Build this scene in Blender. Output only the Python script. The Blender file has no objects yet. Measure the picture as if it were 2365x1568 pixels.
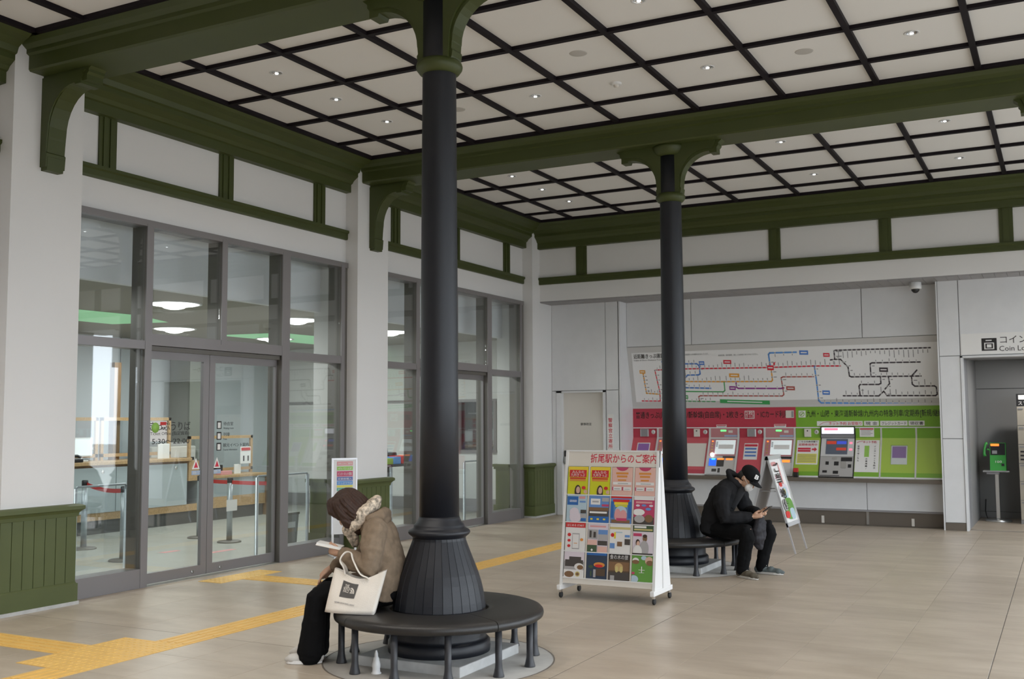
import bpy, bmesh, math, random
from mathutils import Vector, Matrix
random.seed(7)
S = bpy.context.scene
COL = S.collection
PI = math.pi

# ---------------------------------------------------------------- camera
def cam_matrix():
    yaw, pitch, roll = math.radians(27.776), math.radians(4.499), math.radians(-0.3043)
    f = Vector((-math.sin(yaw)*math.cos(pitch), math.cos(yaw)*math.cos(pitch), math.sin(pitch)))
    r = Vector((math.cos(yaw), math.sin(yaw), 0)); u = r.cross(f)
    r2 = r*math.cos(roll)+u*math.sin(roll); u2 = -r*math.sin(roll)+u*math.cos(roll)
    m = Matrix.Identity(4)
    for i in range(3):
        m[i][0] = r2[i]; m[i][1] = u2[i]; m[i][2] = -f[i]
    m[0][3], m[1][3], m[2][3] = 0, 0, 1.6
    return m
cd = bpy.data.cameras.new('camera'); cam = bpy.data.objects.new('camera', cd); COL.objects.link(cam)
cd.sensor_fit = 'HORIZONTAL'; cd.sensor_width = 36; cd.lens = 36*2416.7/2365
cd.clip_start = 0.05; cd.clip_end = 300
cd.dof.use_dof = True; cd.dof.focus_distance = 9.6; cd.dof.aperture_fstop = 2.8
cam.matrix_world = cam_matrix(); S.camera = cam

# ---------------------------------------------------------------- sky, exposure
W = bpy.data.worlds.new('overcast_sky'); S.world = W; W.use_nodes = True
bg = W.node_tree.nodes['Background']; bg.inputs[0].default_value = (0.84, 0.92, 1.0, 1); bg.inputs[1].default_value = 7.0
S.view_settings.view_transform = 'Standard'; S.view_settings.look = 'None'
S.view_settings.gamma = 1; S.view_settings.use_curve_mapping = False
S.view_settings.exposure = -0.36

def area(name, loc, rot, sx, sy, power, col, shape='RECTANGLE'):
    l = bpy.data.lights.new(name, 'AREA'); l.shape = shape; l.size = sx; l.size_y = sy; l.energy = power; l.color = col
    o = bpy.data.objects.new(name, l); o.location = loc; o.rotation_euler = rot; COL.objects.link(o); return o

# ---------------------------------------------------------------- materials (all procedural)
MATS = {}
def mat(name, col, rough=0.5, metal=0.0, var=0.0, vscale=6.0, bump=0.0, bscale=60.0, emit=None, estr=0.0, spec=None, coat=0.0, stretch=None):
    if name in MATS: return MATS[name]
    m = bpy.data.materials.new(name); m.use_nodes = True
    nt = m.node_tree; b = nt.nodes['Principled BSDF']
    c = (col[0], col[1], col[2], 1)
    b.inputs['Base Color'].default_value = c; b.inputs['Roughness'].default_value = rough; b.inputs['Metallic'].default_value = metal
    if spec is not None: b.inputs['Specular IOR Level'].default_value = spec
    if coat: b.inputs['Coat Weight'].default_value = coat; b.inputs['Coat Roughness'].default_value = 0.1
    if emit: b.inputs['Emission Color'].default_value = (*emit, 1); b.inputs['Emission Strength'].default_value = estr
    if var or bump:
        tc = nt.nodes.new('ShaderNodeTexCoord'); out = tc.outputs['Object']
        if stretch:
            mp = nt.nodes.new('ShaderNodeMapping'); mp.inputs['Scale'].default_value = stretch
            nt.links.new(out, mp.inputs[0]); out = mp.outputs[0]
    if var:
        n = nt.nodes.new('ShaderNodeTexNoise'); n.inputs['Scale'].default_value = vscale; n.inputs['Detail'].default_value = 6
        nt.links.new(out, n.inputs['Vector'])
        r = nt.nodes.new('ShaderNodeValToRGB')
        r.color_ramp.elements[0].position = 0.3; r.color_ramp.elements[1].position = 0.7
        r.color_ramp.elements[0].color = tuple(max(0, x*(1-var)) for x in col)+(1,)
        r.color_ramp.elements[1].color = tuple(min(1, x*(1+var)) for x in col)+(1,)
        nt.links.new(n.outputs['Fac'], r.inputs[0]); nt.links.new(r.outputs[0], b.inputs['Base Color'])
    if bump:
        n2 = nt.nodes.new('ShaderNodeTexNoise'); n2.inputs['Scale'].default_value = bscale; n2.inputs['Detail'].default_value = 4
        nt.links.new(out, n2.inputs['Vector'])
        bp = nt.nodes.new('ShaderNodeBump'); bp.inputs['Strength'].default_value = bump; bp.inputs['Distance'].default_value = 0.01
        nt.links.new(n2.outputs['Fac'], bp.inputs['Height']); nt.links.new(bp.outputs[0], b.inputs['Normal'])
    MATS[name] = m; return m
def emat(name, col, s):
    return mat(name, col, 0.4, emit=col, estr=s)

def glass_mat(name, tint=(0.95, 0.97, 0.975), refl=1.0):
    m = bpy.data.materials.new(name); m.use_nodes = True; nt = m.node_tree; nt.nodes.clear()
    o = nt.nodes.new('ShaderNodeOutputMaterial'); t = nt.nodes.new('ShaderNodeBsdfTransparent'); t.inputs[0].default_value = (*tint, 1)
    g = nt.nodes.new('ShaderNodeBsdfGlossy'); g.inputs['Roughness'].default_value = 0.0; g.inputs['Color'].default_value = (refl, refl, refl, 1)
    lw = nt.nodes.new('ShaderNodeLayerWeight'); lw.inputs['Blend'].default_value = 0.5
    pw = nt.nodes.new('ShaderNodeMath'); pw.operation = 'POWER'; pw.inputs[1].default_value = 5.0; nt.links.new(lw.outputs['Facing'], pw.inputs[0])
    f = nt.nodes.new('ShaderNodeMath'); f.operation = 'MULTIPLY_ADD'; f.inputs[1].default_value = 0.90; f.inputs[2].default_value = 0.08; nt.links.new(pw.outputs[0], f.inputs[0])
    x = nt.nodes.new('ShaderNodeMixShader'); nt.links.new(f.outputs[0], x.inputs[0])
    nt.links.new(t.outputs[0], x.inputs[1]); nt.links.new(g.outputs[0], x.inputs[2]); nt.links.new(x.outputs[0], o.inputs[0])
    MATS[name] = m; return m
glass_mat('glass')

mat('white_wall', (0.76, 0.755, 0.75), 0.65, bump=0.05, bscale=90)
mat('white_panel', (0.73, 0.735, 0.745), 0.35, var=0.02)
mat('ceiling_white', (0.78, 0.765, 0.74), 0.7)
mat('batten_black', (0.008, 0.005, 0.008), 0.6, spec=0.2)
mat('green', (0.050, 0.064, 0.0125), 0.5, var=0.06, vscale=3)  # olive paint, darkened in colour for the shaded beams and mouldings
mat('green_lit', (0.085, 0.105, 0.032), 0.5, var=0.06, vscale=3)  # the same olive paint, kept lighter for the lit wainscot
mat('iron', (0.009, 0.0105, 0.0155), 0.45, spec=0.5, bump=0.12, bscale=220)
mat('alu', (0.25, 0.235, 0.24), 0.38, metal=0.35)
mat('alu_dark', (0.15, 0.14, 0.125), 0.42, metal=0.3)
mat('steel', (0.55, 0.56, 0.56), 0.28, metal=0.9)
mat('chrome', (0.75, 0.75, 0.75), 0.12, metal=1.0)
mat('stone', (0.50, 0.50, 0.49), 0.6, var=0.10, vscale=14)
mat('concrete', (0.36, 0.345, 0.32), 0.6, var=0.08, vscale=9)
mat('grout', (0.27, 0.235, 0.195), 0.8)
mat('apron', (0.33, 0.315, 0.29), 0.6, var=0.08, vscale=9)
mat('joint_dark', (0.13, 0.11, 0.09), 0.8)
mat('brown_kick', (0.17, 0.145, 0.12), 0.4, metal=0.3)
mat('grey_panel', (0.36, 0.38, 0.385), 0.4)
mat('soffit_grey', (0.30, 0.29, 0.295), 0.45)
mat('yellow_tactile', (0.80, 0.50, 0.13), 0.5, var=0.06, vscale=7)
mat('black_plastic', (0.018, 0.018, 0.02), 0.35)
mat('rubber', (0.02, 0.02, 0.02), 0.7)
mat('white_plastic', (0.75, 0.75, 0.75), 0.35)
mat('off_white', (0.72, 0.68, 0.62), 0.4)
mat('wood', (0.46, 0.30, 0.15), 0.45, var=0.22, vscale=5, stretch=(1, 12, 12))
mat('wood_dark', (0.24, 0.14, 0.065), 0.5, var=0.2, vscale=5, stretch=(8, 8, 1))
mat('red_belt', (0.55, 0.03, 0.03), 0.6)
mat('red_print', (0.62, 0.03, 0.06), 0.5)
mat('black_print', (0.02, 0.018, 0.018), 0.5)
mat('grey_print', (0.25, 0.25, 0.26), 0.5)
mat('paper', (0.80, 0.79, 0.77), 0.55)
mat('ticket_red', (0.50, 0.042, 0.075), 0.4)
mat('ticket_red_low', (0.60, 0.085, 0.11), 0.4)
mat('ticket_green', (0.20, 0.42, 0.035), 0.4)
mat('ticket_lime', (0.36, 0.52, 0.06), 0.35)

# floor tile: beige stone with streaks
def floor_mat():
    m = bpy.data.materials.new('floor_tile'); m.use_nodes = True; nt = m.node_tree; b = nt.nodes['Principled BSDF']
    geo = nt.nodes.new('ShaderNodeNewGeometry')
    mp = nt.nodes.new('ShaderNodeMapping'); mp.inputs['Scale'].default_value = (0.9, 2.6, 1)
    nt.links.new(geo.outputs['Position'], mp.inputs[0])
    n = nt.nodes.new('ShaderNodeTexNoise'); n.inputs['Scale'].default_value = 1.6; n.inputs['Detail'].default_value = 9; n.inputs['Roughness'].default_value = 0.65
    nt.links.new(mp.outputs[0], n.inputs['Vector'])
    r = nt.nodes.new('ShaderNodeValToRGB'); r.color_ramp.elements[0].position = 0.3; r.color_ramp.elements[1].position = 0.72
    r.color_ramp.elements[0].color = (0.40, 0.332, 0.256, 1); r.color_ramp.elements[1].color = (0.55, 0.473, 0.383, 1)
    nt.links.new(n.outputs['Fac'], r.inputs[0])
    oi = nt.nodes.new('ShaderNodeObjectInfo')
    mx = nt.nodes.new('ShaderNodeMixRGB'); mx.blend_type = 'MULTIPLY'; mx.inputs[0].default_value = 1
    mr = nt.nodes.new('ShaderNodeMapRange'); mr.inputs['To Min'].default_value = 0.95; mr.inputs['To Max'].default_value = 1.04
    nt.links.new(oi.outputs['Random'], mr.inputs['Value'])
    nt.links.new(r.outputs[0], mx.inputs[1]); nt.links.new(mr.outputs[0], mx.inputs[2]); nt.links.new(mx.outputs[0], b.inputs['Base Color'])
    b.inputs['Roughness'].default_value = 0.36; b.inputs['Specular IOR Level'].default_value = 0.5
    n2 = nt.nodes.new('ShaderNodeTexNoise'); n2.inputs['Scale'].default_value = 14; nt.links.new(geo.outputs['Position'], n2.inputs['Vector'])
    bp = nt.nodes.new('ShaderNodeBump'); bp.inputs['Strength'].default_value = 0.06; bp.inputs['Distance'].default_value = 0.01
    nt.links.new(n2.outputs['Fac'], bp.inputs['Height']); nt.links.new(bp.outputs[0], b.inputs['Normal'])
    MATS['floor_tile'] = m
floor_mat()
mat('office_floor', (0.46, 0.46, 0.42), 0.25, var=0.06, vscale=1.5)

# ---------------------------------------------------------------- mesh helpers
ORG = {}
class MB:
    def __init__(s): s.v = []; s.f = []; s.m = []; s.mats = []; s.sm = []; s.M = None
    def mi(s, name):
        if name not in s.mats: s.mats.append(name)
        return s.mats.index(name)
    def add(s, vs, fs, mat_, smooth=False):
        k = len(s.v); i = s.mi(mat_)
        for p in vs:
            p = Vector(p); s.v.append(s.M @ p if s.M else p)
        for f in fs: s.f.append([k+j for j in f]); s.m.append(i); s.sm.append(smooth)
        return s
    def box(s, a, b, mat_):
        x0, y0, z0 = (min(a[i], b[i]) for i in range(3)); x1, y1, z1 = (max(a[i], b[i]) for i in range(3))
        return s.add([(x0,y0,z0),(x1,y0,z0),(x1,y1,z0),(x0,y1,z0),(x0,y0,z1),(x1,y0,z1),(x1,y1,z1),(x0,y1,z1)],
                     [(0,3,2,1),(4,5,6,7),(0,1,5,4),(1,2,6,5),(2,3,7,6),(3,0,4,7)], mat_)
    def bbox(s, a, b, mat_, w=0.004):            # box with bevelled edges
        bm = bmesh.new(); bmesh.ops.create_cube(bm, size=1)
        c = [(a[i]+b[i])/2 for i in range(3)]; d = [abs(b[i]-a[i]) for i in range(3)]
        for v in bm.verts: v.co = Vector((c[i]+v.co[i]*d[i] for i in range(3)))
        w = min(w, min(d)*0.45)
        bmesh.ops.bevel(bm, geom=bm.edges[:], offset=w, segments=2, affect='EDGES', profile=0.5)
        bm.verts.index_update()
        s.add([v.co.copy() for v in bm.verts], [[v.index for v in f.verts] for f in bm.faces], mat_); bm.free(); return s
    def quad(s, pts, mat_): return s.add(pts, [tuple(range(len(pts)))], mat_)
    def obox(s, o, ax, ay, az, mat_):            # box from a corner and three edge vectors
        o, ax, ay, az = map(Vector, (o, ax, ay, az))
        p = [o, o+ax, o+ax+ay, o+ay]; p += [q+az for q in p]
        fs = [(0,3,2,1),(4,5,6,7),(0,1,5,4),(1,2,6,5),(2,3,7,6),(3,0,4,7)]
        if ax.cross(ay).dot(az) < 0: fs = [f[::-1] for f in fs]
        return s.add(p, fs, mat_)
    def prism(s, prof, axis, a, b, mat_, smooth=False):
        # prof: list of (p,q); axis 'x': (y,z) swept in x; 'y': (x,z) swept in y; 'z': (x,y) swept in z
        def P(p, q, t): return {'x': (t, p, q), 'y': (p, t, q), 'z': (p, q, t)}[axis]
        n = len(prof); area_ = sum(prof[i][0]*prof[(i+1) % n][1]-prof[(i+1) % n][0]*prof[i][1] for i in range(n))
        vs = [P(p, q, a) for p, q in prof]+[P(p, q, b) for p, q in prof]
        fs = [(i, (i+1) % n, n+(i+1) % n, n+i) for i in range(n)]
        fs2 = [tuple(range(n))[::-1], tuple(range(n, 2*n))]
        flip = (area_ < 0) ^ (b < a) ^ (axis == 'y')
        if flip: fs = [f[::-1] for f in fs]; fs2 = [f[::-1] for f in fs2]
        k = len(s.v); s.add(vs, fs, mat_, smooth)
        i = s.mi(mat_)
        for f in fs2: s.f.append([k+j for j in f]); s.m.append(i); s.sm.append(False)
        return s
    def lathe(s, prof, c, mat_, n=32, smooth=True, cap=True):     # prof: (r,z)
        k = len(prof); vs = []; fs = []
        for r, z in prof:
            for j in range(n):
                t = 2*PI*j/n; vs.append((c[0]+r*math.cos(t), c[1]+r*math.sin(t), c[2]+z))
        for i in range(k-1):
            for j in range(n): fs.append((i*n+j, i*n+(j+1) % n, (i+1)*n+(j+1) % n, (i+1)*n+j))
        s.add(vs, fs, mat_, smooth)
        if cap:
            base = len(s.v)-k*n; i = s.mi(mat_)
            s.f.append([base+j for j in range(n)][::-1]); s.m.append(i); s.sm.append(False)
            s.f.append([base+(k-1)*n+j for j in range(n)]); s.m.append(i); s.sm.append(False)
        return s
    def tube(s, path, r, mat_, n=8, closed=False, flat=None):
        # sweep a circle (or an ellipse r x flat) along a path
        path = [Vector(p) for p in path]; k = len(path); rings = []
        up = Vector((0, 0, 1)); prev = None
        rr = r if isinstance(r, (list, tuple)) else [r]*k
        for i, p in enumerate(path):
            d = (path[(i+1) % k]-path[i-1]) if closed else (path[min(i+1, k-1)]-path[max(i-1, 0)])
            d.normalize()
            if prev is None:
                a = up if abs(d.dot(up)) < 0.95 else Vector((1, 0, 0))
                u = d.cross(a).normalized()
            else:
                u = (prev-d*prev.dot(d)).normalized()
            prev = u; w = d.cross(u)
            rings.append([p+u*rr[i]*math.cos(2*PI*j/n)+w*(rr[i] if flat is None else flat)*math.sin(2*PI*j/n) for j in range(n)])
        vs = [q for g in rings for q in g]; fs = []
        for i in range(k if closed else k-1):
            a, b = i*n, ((i+1) % k)*n
            for j in range(n): fs.append((a+j, a+(j+1) % n, b+(j+1) % n, b+j))
        s.add(vs, fs, mat_, True)
        if not closed:
            base = len(s.v)-k*n; i = s.mi(mat_)
            s.f.append([base+j for j in range(n)][::-1]); s.m.append(i); s.sm.append(False)
            s.f.append([base+(k-1)*n+j for j in range(n)]); s.m.append(i); s.sm.append(False)
        return s
    def build(s, name, parent=None, base=None, recalc=False):
        me = bpy.data.meshes.new(name)
        o = ORG[parent.name] if parent is not None else Vector(base if base is not None else (0, 0, 0))
        me.from_pydata([p-o for p in s.v], [], s.f)
        for n in s.mats: me.materials.append(MATS[n])
        me.polygons.foreach_set('material_index', s.m); me.polygons.foreach_set('use_smooth', s.sm)
        if recalc:
            bm = bmesh.new(); bm.from_mesh(me); bmesh.ops.recalc_face_normals(bm, faces=bm.faces[:]); bm.to_mesh(me); bm.free()
        me.update()
        ob = bpy.data.objects.new(name, me); COL.objects.link(ob)
        if parent is not None: ob.parent = parent
        else: ob.location = o
        ORG[ob.name] = o.copy(); return ob

def empty(name, loc=(0, 0, 0)):
    o = bpy.data.objects.new(name, None); o.location = loc; COL.objects.link(o); o.empty_display_size = 0.1
    ORG[o.name] = Vector(loc); return o
def tag(o, label, cat, group=None, kind=None):
    o['label'] = label
    if cat: o['category'] = cat
    if group: o['group'] = group
    if kind: o['kind'] = kind
    return o
def struct(o, label=None):
    o['kind'] = 'structure'
    if label: o['label'] = label
    return o
def dup(o, off, parent=None):        # copy of a thing with its parts and sub-parts
    c = o.copy(); COL.objects.link(c)
    if parent is None: c.location = o.location+Vector(off); ORG[c.name] = ORG[o.name]+Vector(off)
    else: c.parent = parent; ORG[c.name] = ORG[parent.name]
    for ch in list(o.children): dup(ch, (0, 0, 0), c)
    return c
def link_copy(src, name, loc, parent):   # alike piece sharing mesh data, at a world position
    c = bpy.data.objects.new(name, src); COL.objects.link(c); c.parent = parent
    c.location = Vector(loc)-ORG[parent.name]; ORG[c.name] = Vector(loc); return c
def rot_to(ax, ay, az, o):
    m = Matrix.Identity(4)
    for i in range(3): m[i][0] = ax[i]; m[i][1] = ay[i]; m[i][2] = az[i]; m[i][3] = o[i]
    return m

TEXTS = []
def text(body, size, pos, right, up, matn, parent, name='lettering', align='LEFT', width=None, depth=0.0006, lift=0.0015, spacing=None, bold=0.0):
    cu = bpy.data.curves.new(name, 'FONT'); cu.body = body; cu.size = size; cu.align_x = align; cu.extrude = depth; cu.resolution_u = 2
    if spacing: cu.space_character = spacing
    if bold: cu.offset = size*bold
    o = bpy.data.objects.new(name, cu); COL.objects.link(o)
    TEXTS.append((o, size, Vector(pos), Vector(right).normalized(), Vector(up).normalized(), matn, parent, width, lift, align)); return o
def finish_texts():
    bpy.context.view_layer.update(); dg = bpy.context.evaluated_depsgraph_get()
    for o, size, pos, r, u, matn, parent, width, lift, align in TEXTS:
        ev = o.evaluated_get(dg); me = bpy.data.meshes.new_from_object(ev)
        n = r.cross(u).normalized(); name = o.name.split('.')[0]
        xs = [v.co.x for v in me.vertices]
        sx = 1.0
        if width and xs: sx = width/max(1e-6, max(xs)-min(xs))
        org = ORG[parent.name]
        for v in me.vertices: v.co = pos+r*(v.co.x*sx)+u*v.co.y+n*(v.co.z+lift)-org
        me.materials.clear(); me.materials.append(MATS[matn])
        cu = o.data; bpy.data.objects.remove(o); bpy.data.curves.remove(cu)
        ob = bpy.data.objects.new(name, me); COL.objects.link(ob); ob.parent = parent; ORG[ob.name] = org
    TEXTS.clear()
# ================================================================ SETTING
XP = -7.91          # pilaster faces
XW = -8.10          # wall face above the glazing
YB = 16.05          # face of the header over the ticket alcove
XR = 3.2            # open east side
ZC = 4.98           # ceiling

# ---------------------------------------------------------------- floor
fl = MB().box((-14.6, -5, -0.08), (XR, 19.2, -0.004), 'grout').build('floor', base=(-3, 7, 0)); struct(fl, 'beige stone tiled concourse floor')
tile_me = {}
def tile_mesh(w, d, m='floor_tile'):
    k = (round(w, 3), round(d, 3), m)
    if k not in tile_me:
        b = MB(); e = 0.0012; c = 0.001
        x, y = w/2-e, d/2-e
        b.add([(-x,-y,-0.012),(x,-y,-0.012),(x,y,-0.012),(-x,y,-0.012),(-x,-y,-c),(x,-y,-c),(x,y,-c),(-x,y,-c),(-x+c,-y+c,0),(x-c,-y+c,0),(x-c,y-c,0),(-x+c,y-c,0)],
              [(0,3,2,1),(0,1,5,4),(1,2,6,5),(2,3,7,6),(3,0,4,7),(4,5,9,8),(5,6,10,9),(6,7,11,10),(7,4,8,11),(8,9,10,11)], m)
        me = bpy.data.meshes.new('tile'); me.from_pydata(b.v, [], b.f); me.materials.append(MATS[m]); tile_me[k] = me
    return tile_me[k]
TX = [-8.05]+[-2.92+0.607*i for i in range(-8, 13)]
TX = [x for x in TX if x < XR]+[XR]
TY = [-5]+[6.03+0.5885*j for j in range(-18, 23)]
tiles = []
cmi = cam.matrix_world.inverted()
def screen(p):
    q = cmi @ Vector(p)
    if q.z > -0.3: return None
    return (1182.5+2416.7*q.x/-q.z, 784-2416.7*q.y/-q.z)
rest = MB()
for i in range(len(TX)-1):
    for j in range(len(TY)-1):
        x0, x1, y0, y1 = TX[i], TX[i+1], TY[j], TY[j+1]
        if x1-x0 < 0.02 or y1 > 16.85: continue
        ps = [screen((a, b, 0)) for a in (x0, x1) for b in (y0, y1)]
        vis = all(p is not None for p in ps) and any(-20 < p[0] < 2385 and p[1] < 1590 for p in ps)
        d = ((x0+x1)/2)**2+((y0+y1)/2)**2
        tiles.append((d if vis else d+1e4, x0, x1, y0, y1))
tiles.sort()
strong = (6.03, 9.561, 13.092)
for n, (d, x0, x1, y0, y1) in enumerate(tiles):
    g = 0.0
    a0 = x0+(0.004 if abs(x0+2.92) < 0.01 or abs(x0+0.492) < 0.01 else 0); b0 = y0+(0.004 if min(abs(y0-s) for s in strong) < 0.01 else 0)
    if n < 300:
        link_copy(tile_mesh(x1-a0, y1-b0), 'tile', ((a0+x1)/2, (b0+y1)/2, 0), fl)
    else:
        e = 0.0012
        rest.add([(x0+e, y0+e, 0), (x1-e, y0+e, 0), (x1-e, y1-e, 0), (x0+e, y1-e, 0)], [(0, 1, 2, 3)], 'floor_tile')
r_ = rest.build('tile_field', fl); r_['kind'] = 'stuff'
for x in (-2.92, -0.492): MB().box((x-0.0005, -5, -0.003), (x+0.0052, 16.8, -0.0008), 'joint_dark').build('expansion_joint', fl)
for y_ in strong: MB().box((-8.05, y_-0.0005, -0.003), (XR, y_+0.0052, -0.0008), 'joint_dark').build('expansion_joint', fl)
MB().box((-14.6, 4, -0.004), (-8.06, 17.0, 0.0), 'office_floor').build('office_floor', fl)
MB().box((-1.3, 16.85, -0.004), (XR, 19.2, 0.0), 'floor_tile').build('alcove_floor', fl)

# tactile paving: guide blocks with bars, warning blocks with domes
def tact_mesh(kind, along):
    b = MB(); h = 0.154
    b.box((-h, -h, 0.0), (h, h, 0.003), 'yellow_tactile')
    if kind == 'bar':
        for k in range(4):
            t = -0.1125+0.075*k
            if along == 'y': b.box((t-0.014, -h+0.012, 0.003), (t+0.014, h-0.012, 0.0062), 'yellow_tactile')
            else: b.box((-h+0.012, t-0.014, 0.003), (h-0.012, t+0.014, 0.0062), 'yellow_tactile')
    else:
        for k in range(5):
            for l in range(5):
                x, y = -0.12+0.06*k, -0.12+0.06*l; r = 0.016
                b.add([(x-r, y-r, 0.003), (x+r, y-r, 0.003), (x+r, y+r, 0.003), (x-r, y+r, 0.003), (x-r/2, y-r/2, 0.0065), (x+r/2, y-r/2, 0.0065), (x+r/2, y+r/2, 0.0065), (x-r/2, y+r/2, 0.0065)],
                      [(0,1,5,4),(1,2,6,5),(2,3,7,6),(3,0,4,7),(4,5,6,7)], 'yellow_tactile')
    me = bpy.data.meshes.new('tactile_block'); me.from_pydata(b.v, [], b.f); me.materials.append(MATS['yellow_tactile']); return me
TB = {k: tact_mesh(*k) for k in (('bar', 'y'), ('bar', 'x'), ('dot', 'y'))}
def block(k, x, y): link_copy(TB[k], 'tactile_block', (x, y, 0), fl)
mx_ = -5.85
y = 3.4
while y < 16.2:
    if 4.7 < y < 5.7: block(('dot', 'y'), mx_, y); block(('dot', 'y'), mx_-0.31, y)
    elif 8.3 < y < 8.75: block(('dot', 'y'), mx_, y)
    else: block(('bar', 'y'), mx_, y)
    y += 0.3105
for k in range(6): block(('bar', 'x'), mx_-0.31*(k+2), 5.263)
for k in range(5): block(('bar', 'x'), mx_-0.31*(k+1)+0.0, 8.52)
for k in range(3): block(('dot', 'y'), mx_-0.31*6, 8.21+0.31*k)

# ---------------------------------------------------------------- ceiling
ce = empty('ceiling', (-2, 8, ZC)); struct(ce, 'white ceiling panels between black battens')
GX = [-7.655]+[-7.096+0.928*i for i in range(0, 13)]
GX = [g for g in GX if g < XR-0.3]+[XR]
bays = [(1.72, [2.40, 3.336, 4.27, 5.21], 5.815), (6.57, [7.252, 8.188, 9.124, 10.06], 10.74), (11.50, [12.12, 13.09, 14.05, 15.03], 15.60)]
for b0, rows, b1 in bays:
    ys = [b0]+rows+[b1]
    for i in range(len(GX)-1):
        for j in range(len(ys)-1):
            k = (round(GX[i+1]-GX[i], 3), round(ys[j+1]-ys[j], 3), 'c')
            if k not in tile_me:
                bb = MB().box((-k[0]/2, -k[1]/2, 0), (k[0]/2, k[1]/2, 0.02), 'ceiling_white')
                me = bpy.data.meshes.new('ceiling_panel'); me.from_pydata(bb.v, [], bb.f); me.materials.append(MATS['ceiling_white']); tile_me[k] = me
            link_copy(tile_me[k], 'ceiling_panel', ((GX[i]+GX[i+1])/2, (ys[j]+ys[j+1])/2, ZC), ce)
    w = 0.027
    for r in rows: MB().box((-7.66, r-w, ZC-0.035), (XR, r+w, ZC+0.002), 'batten_black').build('batten', ce)
    for g in GX[1:-1]: MB().box((g-w, b0, ZC-0.038), (g+w, b1, ZC+0.001), 'batten_black').build('batten', ce)
    MB().box((-7.71, b0-0.05, ZC-0.04), (-7.655, b1+0.05, ZC+0.002), 'batten_black').build('batten', ce)
    MB().box((-7.71, b0-0.05, ZC-0.04), (XR, b0+0.0, ZC+0.002), 'batten_black').build('batten', ce)
    MB().box((-7.71, b1, ZC-0.04), (XR, b1+0.05, ZC+0.002), 'batten_black').build('batten', ce)
MB().box((-8.2, -5, ZC+0.02), (XR+0.6, 19.2, ZC+0.3), 'ceiling_white').build('ceiling_deck', ce)
MB().box((-8.2, -5, ZC), (XR, 1.5, ZC+0.02), 'ceiling_white').build('ceiling_field', ce)

# beams: moulded green box beams
def beam_prof(c):
    h = [(0.22, 4.684), (0.235, 4.70), (0.235, 4.82), (0.262, 4.835), (0.262, 4.87), (0.305, 4.90), (0.33, 4.94), (0.33, 4.985)]
    return [(c+a, z) for a, z in h]+[(c-a, z) for a, z in h[::-1]]
for n, c in enumerate((1.33, 6.19, 11.12)):
    bo = MB().prism(beam_prof(c), 'x', -8.05, XR+0.2, 'green').build('trim_%d' % (n+1), base=(-2, c, 4.684)); struct(bo, 'dark olive moulded ceiling beam over the columns')

# ---------------------------------------------------------------- left wall: lintels, frieze, cornice, pilasters
wl = empty('wall_left', (XW, 8, 0)); struct(wl, 'white left wall with olive frieze, pilasters and wainscot')
COR = [(0, 4.55), (0.08, 4.555), (0.08, 4.655), (0.10, 4.665), (0.125, 4.70), (0.19, 4.745), (0.19, 4.79), (0.215, 4.80), (0.235, 4.85), (0.30, 4.89), (0.36, 4.915), (0.395, 4.94), (0.395, 4.99), (0, 4.99)]
RAIL = [(0, 3.94), (0.03, 3.942), (0.035, 3.96), (0.035, 4.015), (0.055, 4.03), (0.055, 4.06), (0, 4.07)]
bays_l = [(-4.5, 5.82), (6.55, 10.80), (11.48, 15.77)]
for bi, (a, b) in enumerate(bays_l):
    if bi == 0:
        MB().box((XW-0.25, a, 0), (XW, b, 5.1), 'white_wall').build('wall_field', wl)
    else:
        MB().box((XW-0.25, a, 3.63), (XW, b, 5.1), 'white_wall').build('lintel', wl)
    MB().prism([(XW+d, z) for d, z in COR], 'y', a-0.0, b+0.0, 'green').build('cornice', wl)
    MB().prism([(XW+d, z) for d, z in RAIL], 'y', a, b, 'green').build('frieze_rail', wl)
    if bi:
        s = (bi-1)*4.94
        for y0, y1 in ((6.877, 7.083), (8.497, 8.712), (10.133, 10.347)):
            m = MB(); y0 += s; y1 += s
            m.box((XW, y0, 4.06), (XW+0.022, y1, 4.56), 'green')
            m.box((XW+0.022, y0+0.04, 4.06), (XW+0.034, y0+0.085, 4.56), 'green').box((XW+0.022, y1-0.085, 4.06), (XW+0.034, y1-0.04, 4.56), 'green')
            m.build('frieze_stile', wl)
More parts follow.
